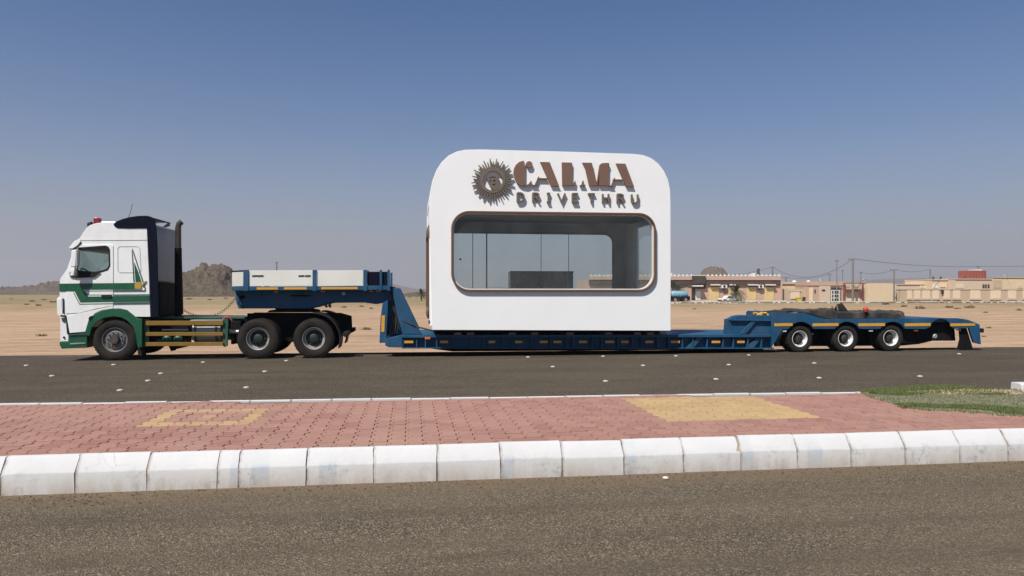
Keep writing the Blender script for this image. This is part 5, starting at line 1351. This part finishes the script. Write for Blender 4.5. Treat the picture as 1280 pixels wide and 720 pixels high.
for x in (904, 949.6):
    ac = wallbox(shop, 'air_conditioner', 'trim_white', x-3, 356, x+3.4, 360.2, YB-.5, YB-.01)
    (xa, za) = B(x, 358.1); MB().lathe([(-.03, .0005), (-.03, .22), (0, .24)], 14, (xa, YB-.5, za)).build('fan', 'door_black', ac)
    wallbox(ac, 'bracket', 'sign_dark', x-1.6, 360.4, x+2.6, 362.6, YB-.4, YB-.02)
for a, b in ((841, 862),): wallbox(shop, 'archway', 'wall_tan', 856, 359, 860, 366, YB-.06, YB-.004)
wallbox(shop, 'stair_house', 'trim_white', 838.5, 341, 843.6, 345.6, YB+1.2, YB+4)
wallbox(shop, 'chimney', 'tank_dark', 951.2, 335.4, 953.2, 345.4, YB+1, YB+1.5)
wallbox(shop, 'roof_tank', 'trim_white', 948.4, 341, 951, 345.4, YB+2, YB+3)
wallbox(shop, 'step', 'stone_light', 840, 375.6, 975, 377.2, YB-2.2, YB-.9)

# --- low cream house and its yard wall
h2 = bthing('cream_house', 992, YB+4, 'low cream house with two small white roof domes', 'building')
wallbox(h2, 'wall', 'wall_cream', 976, 354.4, 1010, 377, YB+4, YB+12, YB+4)
wallbox(h2, 'roof_edge', 'wall_beige', 975.8, 353, 1010.2, 355, YB+3.8, YB+12.2, YB+4)
for x in (994.6, 1012.4):
    (xa, za) = B(x, 353, YB+6); MB().lathe([(0, .42), (.15, .42), (.32, .30), (.40, .14), (.43, .0005)], 16, (xa, YB+6.5, za-.05), 'z').build('dome', 'trim_white', h2, 60)
yw = bthing('yard_wall', 990, YB+.5, 'tan yard wall with a pale metal gate beside the shops', 'wall')
wallbox(yw, 'wall', 'wall_tan', 977, 361, 1007, 377, YB+.5, YB+.8, YB+.5)
wallbox(yw, 'gate', 'panel_cream', 988, 364.6, 999.4, 373.6, YB+.4, YB+.495, YB+.5)
wallbox(yw, 'gate_frame', 'wall_beige', 986.8, 363, 1000.6, 364.4, YB+.36, YB+.495, YB+.5)
h3 = bthing('pink_house', 1032, YB, 'pink flat-roofed house with a gridded dark glass doorway', 'building')
wallbox(h3, 'wall', 'wall_pink', 1008.6, 353, 1056, 377, YB, YB+9)
wallbox(h3, 'roof_band', 'wall_pink', 1008.2, 351.8, 1056.4, 357, YB-.12, YB+9.1)
wallbox(h3, 'side_pilaster', 'panel_cream', 1011.4, 360, 1016, 376.6, YB-.15, YB-.005)
wallbox(h3, 'pale_bay', 'wall_beige', 1024, 357.4, 1037.6, 376.8, YB-.1, YB-.006)
wallbox(h3, 'window', 'door_black', 1027, 361.8, 1031, 364, YB-.14, YB-.102)
gd = wallbox(h3, 'glass_door', 'glass_dark', 1038.4, 359, 1048.8, 376.6, YB-.1, YB-.006)
for x in (1038.4, 1041.6, 1044.9, 1048.0): wallbox(gd, 'door_bar', 'trim_white', x, 362.6, x+.9, 376.4, YB-.15, YB-.103)
for y in (362.6, 367.4, 372.0): wallbox(gd, 'door_bar', 'trim_white', 1039.4, y, 1048, y+.9, YB-.16, YB-.152)
wallbox(h3, 'meter_box', 'sign_dark', 1018, 362, 1019.4, 366, YB-.1, YB-.006)
gt = bthing('villa_gate', 1066, YB, 'gateway with dark red posts and a brown lintel canopy', 'gate')
wallbox(gt, 'wall', 'wall_beige', 1056.2, 353, 1083, 377, YB+.3, YB+1)
for x in (1053.4, 1076.6): wallbox(gt, 'post', 'gate_red', x, 353.6, x+1.8, 377, YB-.3, YB-.13)
wallbox(gt, 'lintel', 'gate_red', 1055.4, 361.4, 1076.4, 363.6, YB-.5, YB+.29)
wallbox(gt, 'gate_leaf', 'panel_cream', 1056.6, 364.4, 1076, 376.8, YB+.2, YB+.295)
wallbox(gt, 'coping', 'wall_pink', 1056, 352.2, 1083.2, 353.4, YB+.2, YB+1.1)
for x in (1060.5, 1071): wallbox(gt, 'ornament', 'wall_tan', x-2.6, 356, x+2.6, 359.4, YB+.24, YB+.296)
h5 = bthing('cream_hall', 1100, YB, 'plain cream block wall with a notched top beside a leaning pole', 'building')
wallbox(h5, 'wall', 'wall_cream', 1083.4, 355, 1120, 377, YB, YB+6)
for k in range(9): wallbox(h5, 'merlon', 'wall_beige', 1084+k*4, 353.8, 1086+k*4, 355, YB, YB+.5)
# --- long perimeter wall with pale panels
pw = bthing('compound_wall', 1200, YB+1, 'long tan compound wall with recessed pale panels', 'wall')
wallbox(pw, 'wall', 'wall_tan', 1120.4, 362, 1330, 378, YB+1, YB+1.4, YB+1)
wallbox(pw, 'coping', 'wall_beige', 1120.2, 360.6, 1330, 362, YB+.9, YB+1.5, YB+1)
for a, b in ((1134, 1139.4), (1142.4, 1150), (1153, 1162), (1165.6, 1173.2), (1179, 1187), (1191.2, 1200), (1213, 1225), (1238, 1250.4), (1260, 1269.6), (1278.4, 1288), (1298, 1308)):
    wallbox(pw, 'panel', 'panel_cream', a, 362.8, b, 373, YB+.9, YB+.996, YB+1)
    wallbox(pw, 'panel_sill', 'wall_beige', a-1, 373.2, b+1, 374.6, YB+.85, YB+.996, YB+1)
wallbox(pw, 'wall_lamp', 'door_black', 1176, 362, 1178.4, 366.6, YB+.7, YB+.99, YB+1)
# --- houses behind the wall
def house(px0, px1, py, Y, m, label, bits):
    h = bthing('flat_roofed_house', (px0+px1)/2, Y, label, 'building', 'houses behind the compound wall')
    wallbox(h, 'wall', m, px0, py, px1, 378, Y, Y+8, Y)
    wallbox(h, 'parapet', 'wall_beige', px0-.3, py-1.1, px1+.3, py, Y-.15, Y+8.1, Y)
    for (nm, mm, a, b, c_, d) in bits: wallbox(h, nm, mm, a, b, c_, d, Y-.12, Y-.005, Y)
    return h
house(1121, 1164, 356, YB+14, 'wall_beige', 'low pale house with a rough parapet behind the compound wall', [('band', 'panel_cream', 1150, 357, 1163, 360)])
house(1165, 1204, 350.4, YB+12, 'wall_cream', 'cream house with dark drum tanks on its roof', [('window', 'trim_white', 1166, 356, 1172, 360), ('balcony', 'panel_cream', 1175, 355.6, 1182, 359), ('window', 'wall_pink', 1184, 353, 1192, 360)])
house(1194, 1240, 349.4, YB+10, 'wall_beige', 'beige house carrying the red rooftop cabin', [('window', 'sign_dark', 1228, 355.4, 1230, 360), ('window', 'sign_dark', 1231, 355.4, 1233, 360), ('window', 'sign_dark', 1234.4, 355.4, 1236.4, 360), ('band', 'panel_cream', 1195, 355.4, 1204, 360)])
house(1241, 1330, 347.4, YB+12, 'wall_cream', 'broad cream house behind the end of the compound wall', [('band', 'wall_tan', 1241.6, 350, 1252, 360), ('panel', 'wall_beige', 1272, 356, 1278, 360)])
for x, y, Y in ((1166.6, 350, YB+14), (1176, 350, YB+14), (1206.4, 348.6, YB+12)):
    (xa, za) = XZ(x, y, Y); o = MB().lathe([(0, .0005), (0, .2), (.75, .2), (.8, .1), (.82, .0005)], 14, (xa, Y, za-.12), 'z').build('water_tank', 'tank_dark')
    tag(o, 'small dark drum tank on the beige roof beside the red cabin' if x > 1200 else 'small dark drum tank on the cream roof beside the stubby pole', 'water tank', 'dark roof tanks')
(xa, za), (xb, zb_) = XZ(1211.6, 348.2, YB+12), XZ(1234.6, 338.2, YB+12)
rc = thing('rooftop_cabin', ((xa+xb)/2, YB+13, za), 'dark red cabin on a rooftop behind the compound wall', 'cabin')
MB().box((xa, YB+12, za-.05), (xb-.3, YB+15, zb_)).build('wall', 'brick_red', rc)
for k in range(6):
    u = xa+(xb-.3-xa)*(k+.5)/6; MB().box((u-.08, YB+11.93, za), (u+.08, YB+11.995, zb_-.05)).build('rib', 'gate_red', rc)
MB().box((xa+1.8, YB+12.5, zb_+.002), (xb-.8, YB+14.5, zb_+.22)).build('roof_cover', 'trim_white', rc)

# --- far kerb and service road in front of the houses
m = MB(); 
xa, xb = onY(700, 376, YB-4).x, 190
for i in range(61):
    x = xa+(xb-xa)*i/60; m.v += [(x, YB-9.5, gz_(x, YB-9.5)+.02), (x, YB-4, gz_(x, YB-4)+.05)]
for i in range(60): m.f.append((2*i, 2*i+2, 2*i+3, 2*i+1))
tag(m.build('service_road', 'asphalt_far', smooth=180), kind='structure')
m = MB(); x = xa; rk = random.Random(8)
fk = thing('service_kerb', (xa, YB-4, gz_(xa, YB-4)), 'low pale kerb along the service road in front of the houses', 'kerb')
while x < xb:
    l_ = 3.0; z_ = gz_(x, YB-4)
    MB().box((x+.02, YB-4, z_-.1), (x+l_-.02, YB-3.6, z_+.22+rk.uniform(-.03, .03))).build('kerb_stone', 'stone_light' if rk.random() < .7 else 'wall_tan', fk)
    x += l_

# rubble strip in front of the houses
def rubble():
    r8 = random.Random(21); mb = MB()
    for k in range(520):
        x = r8.uniform(30, 150); y = YB-3.2+r8.gauss(0, .5) if r8.random() < .6 else YB-10.5+r8.gauss(0, 1.2); s_ = r8.uniform(.05, .17); z = desert_z(x, y)
        vs = []
        for zz, rr in ((-.3, .8), (.35, 1.0), (.8, .5)):
            for q in range(6):
                a = 2*math.pi*q/6; u = rr*s_*r8.uniform(.7, 1.3); vs.append((x+u*math.cos(a)*1.5, y+u*math.sin(a), z+zz*s_))
        fs = [tuple(range(12, 18))]
        for l_ in range(2):
            for q in range(6): fs.append((l_*6+q, l_*6+(q+1) % 6, (l_+1)*6+(q+1) % 6, (l_+1)*6+q))
        mb.add(vs, fs)
    return mb
tag(rubble().build('rubble', 'stone_light', smooth=20), 'pale rubble strewn along the service road before the houses', 'rubble', kind='stuff')
def dish(px_, py, Y, label):
    (xa, za) = XZ(px_, py, Y); d_ = thing('satellite_dish', (xa, Y, za-.9), label, 'satellite dish')
    MB().tube([(xa, Y, za-.9), (xa, Y, za)], .035, 8).build('mast', 'pole_grey', d_)
    m_ = MB().lathe([(-.02, .02), (0, .2), (.06, .36), (.13, .46), (.14, .46), (.05, .30), (0, .05)], 18).mesh('reflector')
    o_ = link('reflector', m_, 'tank_grey', d_, (0, -.06, .95)); o_.rotation_euler = (R(-38), 0, R(25))
    MB().tube([(xa, Y-.1, za-.1), (xa+.1, Y-.5, za+.35)], .015, 6).build('feed_arm', 'pole_grey', d_)
dish(1081.6, 350.0, YB+.7, 'grey satellite dish above the gateway coping')
dish(1155, 352.6, YB+16, 'grey satellite dish on the low pale house with the rough parapet')
dish(1257, 344.6, YB+13, 'grey satellite dish on the broad cream house')
dish(1027, 350.2, YB+2, 'grey satellite dish on the pink flat-roofed house')

# --- poles and wires
def pole(px_, top, base, r, label, arm=0.0, lamp=False, grp=None, Yp=None):
    Y = Yp or (YB-2.6 if base > 376.5 else YB+18); g = onY(px_, 370, Y); z0_ = desert_z(g.x, Y); z1_ = onY(px_, top, Y).z
    cat = 'street lamp' if lamp else 'utility pole'
    pt = thing('street_lamp' if lamp else 'utility_pole', (g.x, Y, z0_-.2), label, cat, grp)
    MB().tube([(g.x, Y, z0_-.2), (g.x, Y, z1_)], [r, r*.72], 10).build('mast', 'pole_grey', pt, 60)
    if arm:
        xa = (g.x-arm, g.x+arm) if not lamp else (g.x-arm*.5, g.x+arm*.5)
        MB().box((xa[0], Y-.06, z1_-.02), (xa[1], Y+.06, z1_+.10)).build('cross_arm', 'pole_grey', pt)
        for x in xa: MB().lathe([(0, .04), (.06, .06), (.12, .06), (.16, .03), (.17, .0005)], 8, (x, Y, z1_+.101 if not lamp else z1_-.19), 'z').build('lamp_head' if lamp else 'insulator', 'pole_grey', pt)
    return Vector((g.x, Y, z1_))
pA = pole(1066, 324.4, 377.8, .21, 'thick grey utility pole in front of the villa gate', .8)
pB = pole(1046, 326, 377.6, .09, 'slim street lamp standing before the gridded glass doorway', .5, True)
pC = pole(1117.6, 338, 377.4, .16, 'grey utility pole with a one-sided arm at the end of the cream block wall', .7)
pD = pole(1163, 337, 375.8, .2, 'stubby grey utility pole among the low houses')
pE = pole(1037, 343.4, 374.6, .14, 'thin utility pole rising behind the pink house', .5)
pF = pole(965.6, 334.6, 374.6, .2, 'dark utility pole with bent top rising over the shop row', .5)
pG = pole(1053.2, 338, 374.4, .1, 'slender lamp post rising behind the gateway', .3, True)
pH = pole(982.4, 347.4, 374.8, .2, 'short utility pole with a long arm behind the cream house', .9)
pI = pole(1223, 334, 374.2, .12, 'utility pole rising behind the red rooftop cabin', .3)
pJ = pole(345.8, 328, 373.4, .18, 'lone lamp post far out on the sand behind the trailer neck', .5, True, Yp=150)
pK = pole(1076, 341.4, 374.2, .12, 'thin pole showing over the gate coping', .25)
def wire(a, b, sag, label, r=0.028):
    pts = [a+(b-a)*(k/24)+Vector((0, 0, -sag*4*(k/24)*(1-k/24))) for k in range(25)]
    tag(MB().tube(pts, r, 5).build('overhead_wire', 'wire', None, 60), label, 'wire')
up = Vector((0, 0, .15))
pL = onY(868, 343, YB+30); pM = onY(1330, 331, YB-2); pN = onY(1330, 339, YB+14)
wire(pF+up, pA+up, 2.6, 'overhead wire dipping from the bent-top pole to the thick grey pole', .034)
wire(pA+up, pI+up, 0.5, 'overhead wire from the thick grey pole to the pole behind the red cabin', .034)
wire(pI+up, pM, 0.1, 'overhead wire running on from the pole behind the red cabin', .03)
wire(pF+up, pL, 0.9, 'overhead wire over the shop row roof towards the pointed hill', .03)
wire(pE+up, pH+up, 0.6, 'thin overhead wire from the pole behind the pink house over the cream house', .026)
wire(pC+up, pD+up, 0.5, 'thin overhead wire between the one-armed pole and the stubby pole', .026)
wire(pC+up, pK+up, 0.5, 'thin overhead wire from the one-armed pole towards the gate', .026)

# --- palms, trees
def palm(px_, base_py, top_py, label, rad, seed, Yforce=None):
    g = onY(px_, 370, Yforce) if Yforce else onZ(px_, base_py, -0.05); z0_ = desert_z(g.x, g.y); htop = onY(px_, top_py, g.y).z
    hz = z0_ + (htop-z0_)*0.50
    r5 = random.Random(seed)
    pt = thing('palm_tree', (g.x, g.y, z0_), label, 'palm tree')
    H = htop-z0_; k_ = H/4.0
    path = [(g.x+.04*math.sin(i), g.y, z0_-.1+(hz-z0_+.1)*i/9) for i in range(10)]
    MB().tube(path, [(.20-.006*i)*k_*(1.12 if i % 2 else 1) for i in range(10)], 9).build('trunk', 'trunk', pt)
    cr = MB()
    for k in range(34):
        a = r5.uniform(0, 6.28); el = r5.uniform(-0.5, 1.45); l_ = rad*r5.uniform(.75, 1.1)
        d = Vector((math.cos(a)*math.cos(el), math.sin(a)*math.cos(el), math.sin(el)))
        pts = []
        for s_ in range(9):
            u = s_/8; pts.append(Vector((g.x, g.y, hz)) + d*l_*u + Vector((0, 0, -0.55*l_*u*u*(1.1-el*.35))))
        for s_ in range(1, 9):
            t_ = (pts[s_]-pts[s_-1]).normalized(); sd = t_.cross(Vector((0, 0, 1)))
            if sd.length < .05: sd = Vector((1, 0, 0))
            sd.normalize()
            for q_ in (-1, 1):
                for w_ in (0, .5):
                    p0 = pts[s_-1]*(1-w_)+pts[s_]*w_; ll = rad*.26*(1-.55*abs(s_/8-.45))
                    tip = p0+sd*q_*ll*.8+t_*ll*.6+Vector((0, 0, -.12*ll)); wv = t_*.045*k_
                    cr.add([p0-wv, p0+wv, tip], [(0, 1, 2)])
            cr.add([pts[s_-1]-sd*.02, pts[s_-1]+sd*.02, pts[s_]+sd*.015, pts[s_]-sd*.015], [(0, 1, 2, 3)])
    cr.build('crown', 'leaf_palm', pt, 0)
palm(526.6, 376.2, 356.6, 'small bushy palm standing on the sand behind the trailer neck', 1.35, 4)
palm(920, 377.4, 351.6, 'palm tree in front of the shutters with a white pickup beneath', 2.1, 6, YB-2.4)
def broad_tree(px_, base_py, top_py, rx, label, seed, trunkh=.35):
    g = onY(px_, 370, YB-1.6); z0_ = desert_z(g.x, g.y); zt_ = onY(px_, top_py, g.y).z; r6 = random.Random(seed)
    pt = thing('leafy_tree', (g.x, g.y, z0_), label, 'tree')
    H = zt_-z0_; c_ = Vector((g.x, g.y, z0_+H*.64)); mb = MB().tube([(g.x, g.y, z0_-.1), (g.x+.05, g.y, z0_+H*.25), (g.x-.04, g.y, z0_+H*.55)], [.16, .12, .07], 8)
    for k in range(6):
        a = k*1.05; mb.tube([(g.x, g.y, z0_+H*(.25+.04*k)), (g.x+math.cos(a)*rx*.6, g.y+math.sin(a)*rx*.6, z0_+H*(.55+.05*k))], [.06, .02], 6)
    mb.build('trunk', 'trunk', pt)
    cr = MB(); cl = [(c_+Vector((r6.gauss(0, rx*.5), r6.gauss(0, rx*.5), r6.gauss(0, H*.17))), r6.uniform(.3, .6)*rx) for _ in range(16)]
    for cc, rr in cl:
        for k in range(90):
            p_ = cc+Vector((r6.gauss(0, rr*.5), r6.gauss(0, rr*.5), r6.gauss(0, rr*.42)))
            if p_.z > zt_: p_.z = zt_-r6.random()*.3
            u = Vector((r6.gauss(0, 1), r6.gauss(0, 1), r6.gauss(0, 1))).normalized()*.11; v = u.orthogonal().normalized()*.05
            cr.add([p_-u, p_+v, p_+u, p_-v], [(0, 1, 2, 3)])
    cr.build('crown', 'leaf_dark', pt, 0)
broad_tree(845, 377.0, 351.0, 1.25, 'dark leafy tree behind the blue water tanker', 3)

# --- pickups, tanker, bins
def small_wheel(root, x, y, z, r, w_=.2):
    wh = MB().lathe([(-.01, .0005), (-.01, r*.55), (.03, r*.62)], 14, (x, y, z)).build('wheel', 'rim_steel', root)
    MB().lathe([(0.02, r*.6), (0, r*.8), (.02, r*.97), (.05, r), (w_-.04, r), (w_, r*.8), (w_, r*.3)], 20, (x, y, z)).build('tyre', 'rubber', wh, 50)
def pickup(px_, py, Yc, label, flip=1):
    g = onY(px_, 370, Yc); x0_, y0_ = g.x, Yc; z_ = desert_z(x0_, y0_)+.03
    car = thing('pickup_truck', (x0_, y0_, z_), label, 'pickup', None)
    f_ = lambda pts: [(x0_+flip*a*.74, z_+b*.68) for a, b in pts]
    MB().prism(f_([(-2.4, .45), (-2.45, .8), (-2.35, .95), (-1.35, 1.02), (-1.3, .98), (.45, .98), (.5, 1.02), (2.45, 1.02), (2.5, .5), (1.85, .42), (1.7, .75), (1.2, .75), (1.05, .42), (-1.05, .42), (-1.2, .75), (-1.75, .75), (-1.9, .42)]), y0_, y0_+1.7).build('body', 'car_white', car, 35, .03)
    cab_ = MB().prism(f_([(-1.3, 1.0), (-.75, 1.62), (-.6, 1.68), (.35, 1.68), (.5, 1.6), (.55, 1.0)]), y0_+.08, y0_+1.62).build('cab', 'car_white', car, 35, .03)
    MB().prism(f_([(-1.1, 1.04), (-.68, 1.52), (-.1, 1.56), (-.1, 1.04)]), y0_+.06, y0_+.078).build('window', 'glass_dark', cab_)
    MB().prism(f_([(0, 1.04), (0, 1.56), (.36, 1.54), (.42, 1.04)]), y0_+.06, y0_+.078).build('window', 'glass_dark', cab_)
    MB().prism(f_([(-2.52, .4), (-2.4, .4), (-2.38, .62), (-2.52, .6)]), y0_-.02, y0_+1.72).build('bumper', 'black_plastic', car)
    MB().prism(f_([(-1.7, .3), (1.9, .3), (1.9, .5), (-1.7, .5)]), y0_+.1, y0_+1.6).build('chassis', 'black_steel', car)
    for wx in (-1.48, 1.45):
        small_wheel(car, x0_+flip*wx*.74, y0_-.01, z_+.25, .25); small_wheel(car, x0_+flip*wx*.74, y0_+1.49, z_+.25, .25)
pickup(914.5, 377.6, YB-3.3, 'white pickup parked behind the trunk of the shop palm', 1)
# water tanker
g = onY(851, 370, YB-3.4); tx, ty = g.x, YB-3.4; tz = desert_z(tx, ty)+.06
tk = thing('water_tanker', (tx, ty, tz), 'light blue water tanker lorry parked before the shop row', 'tanker')
MB().lathe([(-1.45, .0005), (-1.45, .5), (-1.35, .58), (-.05, .6), (-.02, .56), (.02, .56), (.05, .6), (1.35, .58), (1.45, .5), (1.45, .0005)], 24, (tx, ty+.9, tz+1.3), 'x').build('tank', 'tank_cyan', tk, 40)
for dx_ in (-.7, .7): MB().lathe([(0, .16), (.1, .16), (.12, .0005)], 12, (tx+dx_, ty+.9, tz+1.88), 'z').build('hatch', 'tank_cyan', tk)
MB().box((tx-1.6, ty+.3, tz+.5), (tx+1.6, ty+1.5, tz+.68)).build('chassis', 'black_steel', tk)
MB().box((tx+1.5, ty+.1, tz+.35), (tx+1.62, ty+1.7, tz+1.0)).build('rear_panel', 'cab_navy', tk)
MB().prism([(tx-3.2, tz+.4), (tx-3.2, tz+1.1), (tx-3.0, tz+1.2), (tx-2.75, tz+1.85), (tx-1.75, tz+1.9), (tx-1.7, tz+.4)], ty+.05, ty+1.75).build('cab', 'car_white', tk, 35, .04)
MB().prism([(tx-2.9, tz+1.2), (tx-2.66, tz+1.75), (tx-2.1, tz+1.75), (tx-2.1, tz+1.2)], ty+.03, ty+.048).build('window', 'glass_dark', tk)
for wx in (-2.5, -.9, 0.9): small_wheel(tk, tx+wx, ty, tz+.4, .4, .25); small_wheel(tk, tx+wx, ty+1.55, tz+.4, .4, .25)
g = onY(998.6, 370, YB-1.6)
dz_ = desert_z(g.x, YB-1.6)
db = thing('dumpster', (g.x, YB-1.6, dz_), 'yellow refuse container beside the yard wall', 'dumpster')
MB().prism([(g.x-.4, dz_+.1), (g.x-.5, dz_+.75), (g.x+.5, dz_+.75), (g.x+.4, dz_+.1)], YB-1.9, YB-1.2).build('body', 'dumpster_yellow', db, 35, .02)
MB().prism([(g.x-.53, dz_+.75), (g.x-.4, dz_+.85), (g.x+.4, dz_+.85), (g.x+.53, dz_+.75)], YB-1.95, YB-1.15).build('lid', 'dumpster_yellow', db)
for s_ in (-1, 1): MB().lathe([(-.05, .0005), (-.05, .08), (.05, .08), (.05, .0005)], 10, (g.x+s_*.35, YB-1.8, dz_+.07)).build('castor', 'rubber', db)
g = onY(1004.6, 370, YB-1.4); dz_ = desert_z(g.x, YB-1.4)
db = thing('rubbish_bin', (g.x, YB-1.4, dz_), 'dark upright rubbish bin next to the yellow refuse container', 'bin')
MB().lathe([(0, .0005), (0, .26), (.75, .32), (.78, .34), (.82, .34), (.9, .2), (.92, .0005)], 16, (g.x, YB-1.4, dz_), 'z').build('body', 'tank_dark', db)
MB().tube([(g.x-.2, YB-1.75, dz_+.7), (g.x, YB-1.8, dz_+.72), (g.x+.2, YB-1.75, dz_+.7)], .02, 6).build('handle', 'black_steel', db)

# ================================================================== dusty air
m, t, out = nodes('haze_air')
vol = t.nodes.new('ShaderNodeVolumePrincipled')
vol.inputs['Color'].default_value = (0.86, 0.84, 0.86, 1); vol.inputs['Density'].default_value = 0.00028; vol.inputs['Anisotropy'].default_value = 0.2
L(t, vol.outputs[0], out.inputs['Volume'])
hz_ = MB().box((-4200, -300, -2.0), (4200, 2900, 110.0)).build('haze', 'haze_air', None, 0)
tag(hz_, 'thin dusty desert air over the whole plain', 'haze', kind='stuff')
